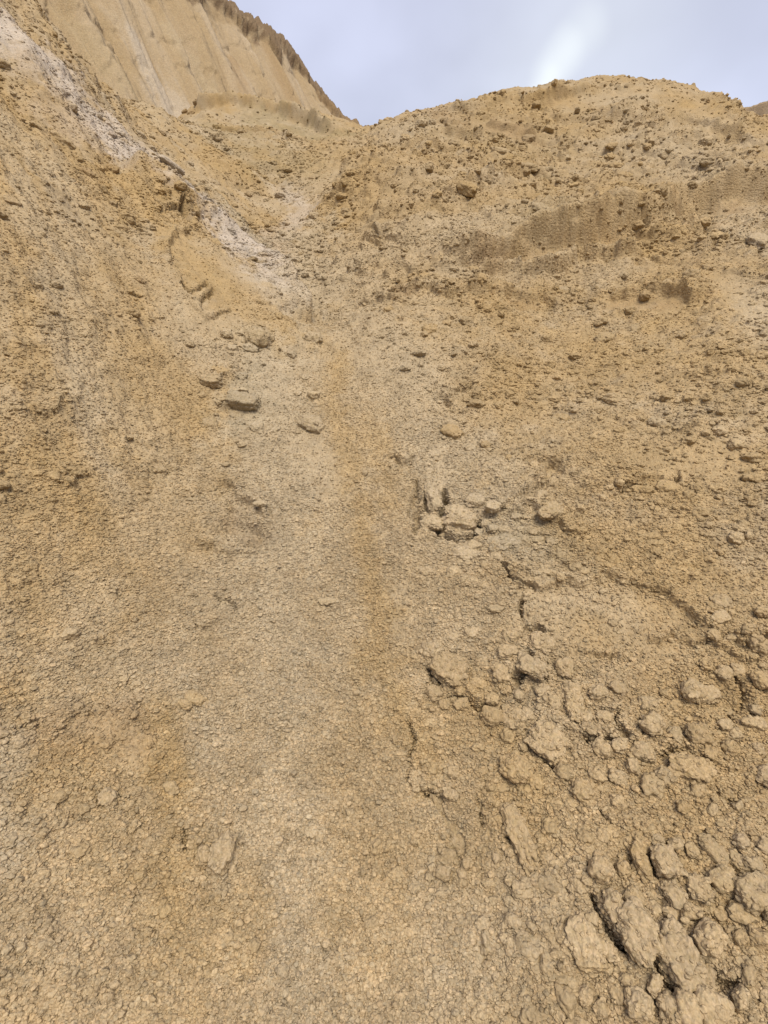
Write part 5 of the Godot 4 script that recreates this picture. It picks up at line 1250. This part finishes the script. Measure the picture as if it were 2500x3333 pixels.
func clod_mesh(shape: String, sd: int, level: int, half: Vector3, bumps: float, tinted := Vector3.ZERO) -> ArrayMesh:
	var s := sphere(level)
	var dirs: PackedVector3Array = s[0]
	var tri: PackedInt32Array = s[1].duplicate()
	var r := RandomNumberGenerator.new()
	r.seed = sd * 31 + 7
	var planes := []
	var jit := 0.22
	if shape != "round":
		for ax in [Vector3.RIGHT, Vector3.LEFT, Vector3.UP, Vector3.DOWN, Vector3.BACK, Vector3.FORWARD]:
			var n: Vector3 = (ax + Vector3(r.randf_range(-jit, jit), r.randf_range(-jit, jit), r.randf_range(-jit, jit))).normalized()
			planes.append([n, r.randf_range(0.78, 0.95)])
	for k in (5 if shape == "block" else 3):
		var n := Vector3(r.randf_range(-1, 1), r.randf_range(-0.4, 1), r.randf_range(-1, 1)).normalized()
		planes.append([n, r.randf_range(0.80, 1.0)])
	var fb := FastNoiseLite.new()
	fb.seed = sd
	fb.frequency = 1.0
	fb.fractal_octaves = 4
	fb.fractal_gain = 0.55
	var ce := FastNoiseLite.new()
	ce.seed = sd + 3
	ce.noise_type = FastNoiseLite.TYPE_CELLULAR
	ce.cellular_return_type = FastNoiseLite.RETURN_DISTANCE
	ce.frequency = 1.0
	ce.fractal_type = FastNoiseLite.FRACTAL_NONE
	var size := maxf(half.x, maxf(half.y, half.z))
	var pos := PackedVector3Array()
	pos.resize(dirs.size())
	for i in dirs.size():
		var d := dirs[i]
		var rad := 1.18 if shape == "slab" else 1.08 if shape == "block" else 1.0
		for p in planes:
			var c: float = d.dot(p[0])
			if c > 0.05:
				var q: float = p[1] / c
				# a rounded minimum, so that edges are worn
				var k := 0.10
				var hh := clampf(0.5 + 0.5 * (q - rad) / k, 0, 1)
				rad = lerpf(q, rad, hh) - k * hh * (1.0 - hh)
		rad *= 1.0 + bumps * fb.get_noise_3dv(d * 1.7)
		if level > 1:
			var w := d * rad * half
			rad += 0.5 * bumps * fb.get_noise_3dv(w * 24.0 + Vector3(sd, 0, 0)) * 0.35
			rad += minf(0.10, 0.006 / size) * 3.2 * maxf(0.0, 0.7 - (ce.get_noise_3dv(w * 62.0) + 1.0))
		pos[i] = d * rad * half
	var nor := PackedVector3Array()
	nor.resize(dirs.size())
	for t in range(0, tri.size(), 3):
		var n := (pos[tri[t + 1]] - pos[tri[t]]).cross(pos[tri[t + 2]] - pos[tri[t]])
		for e in 3:
			nor[tri[t + e]] += n
	for i in nor.size():
		nor[i] = nor[i].normalized()
		if nor[i].dot(dirs[i]) < 0.0 and level == 0:
			nor[i] = -nor[i]
	var arr := []
	arr.resize(Mesh.ARRAY_MAX)
	arr[Mesh.ARRAY_VERTEX] = pos
	if level > 1:
		arr[Mesh.ARRAY_NORMAL] = nor
	if tinted != Vector3.ZERO:
		var col := PackedColorArray()
		col.resize(pos.size())
		for i in pos.size():
			var v := 1.0 + 0.16 * fb.get_noise_3dv(pos[i] / size * 5.0 + Vector3(3, sd, 0)) + 0.10 * fb.get_noise_3dv(pos[i] * 60.0)
			col[i] = Color(tinted.x * v, tinted.y * v, tinted.z * (v * 1.6 - 0.6))
		arr[Mesh.ARRAY_COLOR] = col
	for t in range(0, tri.size(), 3):    # front faces run clockwise
		var a := tri[t + 1]
		tri[t + 1] = tri[t + 2]
		tri[t + 2] = a
	arr[Mesh.ARRAY_INDEX] = tri
	var mesh := ArrayMesh.new()
	mesh.add_surface_from_arrays(Mesh.PRIMITIVE_TRIANGLES, arr)
	return mesh

func build_clods() -> void:
	var n := 0
	for c in CLODS:
		n += 1
		var at: Vector2 = c[0]
		var up := bare_normal(at.x, at.y)
		var ax: Vector3 = c[1]
		var half := Vector3(ax.length(), c[3], c[2])
		ax = (ax - up * ax.dot(up)).normalized()
		var az := ax.cross(up).normalized()
		var p := surface(at.x, at.y)
		var base := Vector3(at.x, bare(at.x, at.y), -at.y)
		p = base + up * minf(up.dot(p - base), 0.12 + 0.4 * half.y)
		var col := tint(at.x, at.y, p.y)
		if "grey" in c[5]:
			col = col.lerp(GREY, 0.2)
		elif "pale" in c[5]:
			col = col.lerp(PALE, 0.3)
		elif "ochre" in c[5]:
			col = col.lerp(OCHRE, 0.5)
		elif "brown" in c[5]:
			col = col.lerp(BROWN, 0.35)
		var o := put("sand_clod", clod_mesh(c[4], n, 4 if at.y < 1.6 and half.x > 0.03 else 3, half, 0.22, col), mat_sand, c[5], "sand clod", c[6])
		o.transform = Transform3D(Basis(ax, up, az), p + up * half.y * (0.65 if at.y < 1.25 else 0.0 if at.y < 3.0 else 0.2))
		# crumbs stuck to it
		var arr := o.mesh.surface_get_arrays(0)
		var vs: PackedVector3Array = arr[Mesh.ARRAY_VERTEX]
		var ns: PackedVector3Array = arr[Mesh.ARRAY_NORMAL]
		var dist := (p - EYE).length()
		for k in int(clampf(half.x * half.z * 160000.0 / (dist * dist), 10, 260)):
			var i := rng.randi() % vs.size()
			if ns[i].y < -0.1:
				continue
			var size := maxf(0.0036 * pow(1.0 - rng.randf() * 0.99, -0.2), dist * 0.0014)
			var b := Basis.from_euler(Vector3(rng.randf() * TAU, rng.randf() * TAU, rng.randf() * TAU)).scaled(Vector3(rng.randf_range(0.75, 1.3), rng.randf_range(0.65, 1.0), rng.randf_range(0.75, 1.3)) * size)
			var kk := rng.randi() % KINDS
			crumb_at[kk].append(Transform3D(b, o.transform * (vs[i] - ns[i] * size * 0.35)))
			var v := rng.randf_range(0.92, 1.12)
			crumb_tint[kk].append(Color(col.x * v, col.y * v, col.z * v))

# ---------------------------------------------------------------- quarry faces behind
func build_cliffs() -> void:
	quarry_face("quarry_cliff", [Vector3(-14.89, 17.00, 18.22), Vector3(-12.97, 23.00, 22.40), Vector3(-11.26, 27.00, 24.63), Vector3(-9.34, 31.00, 25.82), Vector3(-8.75, 32.50, 26.36), Vector3(-7.61, 34.50, 26.96), Vector3(-6.87, 36.00, 27.44), Vector3(-6.47, 37.00, 27.52), Vector3(-6.13, 38.00, 27.56), Vector3(-5.59, 40.00, 27.63), Vector3(-4.59, 43.00, 28.17), Vector3(-3.85, 45.50, 28.55), Vector3(-2.66, 47.00, 28.84), Vector3(-1.39, 49.00, 29.36), Vector3(4.78, 56.00, 31.88)], Vector2(0.92, -0.39), 60.0, 34.0, 9, true, "tall smooth sand cliff with dark brown rim rising behind the left bank", 0.085)
	quarry_face("quarry_spur", [Vector3(15.28, 27.00, 17.04), Vector3(16.08, 25.50, 16.99), Vector3(16.60, 25.00, 16.85), Vector3(16.85, 24.00, 16.45), Vector3(17.27, 22.00, 15.53), Vector3(18.54, 20.00, 13.96)], Vector2(-0.45, -0.89), 60.0, 16.0, 19, false, "brown sand face peeping out behind the mound at the far right", 0.11)

# crest: points (x, depth, height) from end to end; out: plan direction in which the face falls
func quarry_face(called: String, crest: Array, out: Vector2, steep: float, drop: float, sd: int, rim: bool, label: String, step: float) -> void:
	var n := FastNoiseLite.new()
	n.seed = sd
	n.frequency = 1.0
	n.fractal_octaves = 4
	var length := 0.0
	var cum := [0.0]
	for k in crest.size() - 1:
		length += (crest[k + 1] - crest[k]).length()
		cum.append(length)
	var nc := int(length / step)
	var nr := int(drop / step * 0.9) + 14
	var pos := PackedVector3Array()
	var col := PackedColorArray()
	var o3 := Vector3(out.x, 0, -out.y)
	var slope := o3 * cos(deg_to_rad(steep)) + Vector3.DOWN * sin(deg_to_rad(steep))
	var face := o3 * sin(deg_to_rad(steep)) + Vector3.UP * cos(deg_to_rad(steep))
	for i in nr:
		for j in nc:
			var s := length * j / (nc - 1.0)
			var k := 0
			while k < crest.size() - 2 and cum[k + 1] < s:
				k += 1
			var c: Vector3 = crest[k].lerp(crest[k + 1], (s - cum[k]) / (cum[k + 1] - cum[k]))
			var top := Vector3(c.x, c.z, -c.y)
			var rag := n.get_noise_1d(s * 0.9) * 0.5 + n.get_noise_1d(s * 2.3 + 50.0) * 0.14 + n.get_noise_1d(s * 9.0 + 150.0) * 0.06
			top.y += rag * (0.8 if rim else 0.25)
			var t := (i - 12) / (nr - 13.0) * drop
			var p: Vector3
			if i < 12:
				p = top - o3 * (12 - i) * 0.5 + Vector3.DOWN * (12 - i) * 0.12 + Vector3.UP * n.get_noise_2d(s * 2.0, i * 3.0) * 0.05
			else:
				# flutes and runnels follow the fall line, slightly slanting
				var sl := s + t * 0.12
				var run := n.get_noise_2d(sl * 0.30, t * 0.03) * 0.8 + n.get_noise_2d(sl * 0.8 + 70.0, t * 0.06) * 0.10 + n.get_noise_2d(sl * 2.2 + 30.0, t * 0.2) * 0.03
				run += n.get_noise_2d(s * 6.0, t * 5.0) * 0.03
				var sc := n.get_noise_2d(s * 0.35 + 200.0, t * 0.5)
				run += -0.10 * smoothstep(0.12, 0.34, sc) * (1.0 - smoothstep(7.0, 12.0, t)) * (1.0 if rim else 0.4)
				p = top + slope * t + face * run * smoothstep(0.0, 3.0, t)
				if rim:
					# the crusted top soil stands proud of the sand below it
					var lip := 1.2 + n.get_noise_1d(s * 0.9) * 0.9 + n.get_noise_1d(s * 0.35 + 9.0) * 1.6
					p += face * (0.35 * (1.0 - smoothstep(lip - 0.5, lip + 0.2, t))) + face * 0.06 * n.get_noise_2d(s * 5.0, t * 5.0) * (1.0 - smoothstep(lip, lip + 0.5, t))
			pos.append(p)
			var a := n.get_noise_2d((s + t * 0.12) * 0.5, t * 0.06)
			var b := n.get_noise_2d((s + t * 0.12) * 1.7 + 11.0, t * 0.16)
			var cc := Vector3(.475, .362, .222).lerp(Vector3(.53, .425, .295), clampf(0.4 + a * 1.4, 0, 1)).lerp(Vector3(.43, .31, .175), clampf(b * 0.6 - 0.05, 0, 0.5))
			if not rim:
				cc = cc.lerp(BROWN, 0.45)
			elif t < 3.6:
				var lip := 1.2 + n.get_noise_1d(s * 0.9) * 0.9 + n.get_noise_1d(s * 0.35 + 9.0) * 1.6 + n.get_noise_2d(s * 1.3, t * 1.2) * 1.2
				cc = cc.lerp(Vector3(.235, .165, .105), (1.0 - smoothstep(lip - 0.4, lip + 0.5, t)) * 0.85)
			if rim:
				# the fan of white sand at the foot, and stained runs
				for st in STAINS:
					var tt := clampf((p - st[0]).dot(st[1] - st[0]) / (st[1] - st[0]).length_squared(), 0, 1)
					var wd: float = (p - st[0].lerp(st[1], tt)).length() / lerpf(st[2], st[3], tt)
					cc = cc.lerp(st[4], st[5] * smoothstep(1.4, 0.4, wd + 0.6 * b + 0.5 * n.get_noise_2d(s * 1.6, t * 0.7)))
			cc *= 1.0 + 0.07 * n.get_noise_2d(s * 3.0, t * 3.0)
			col.append(Color(cc.x, cc.y, cc.z))
	put(called, grid_mesh(pos, col, nr, nc, true), mat_cliff, label, "sand cliff", "", "structure")
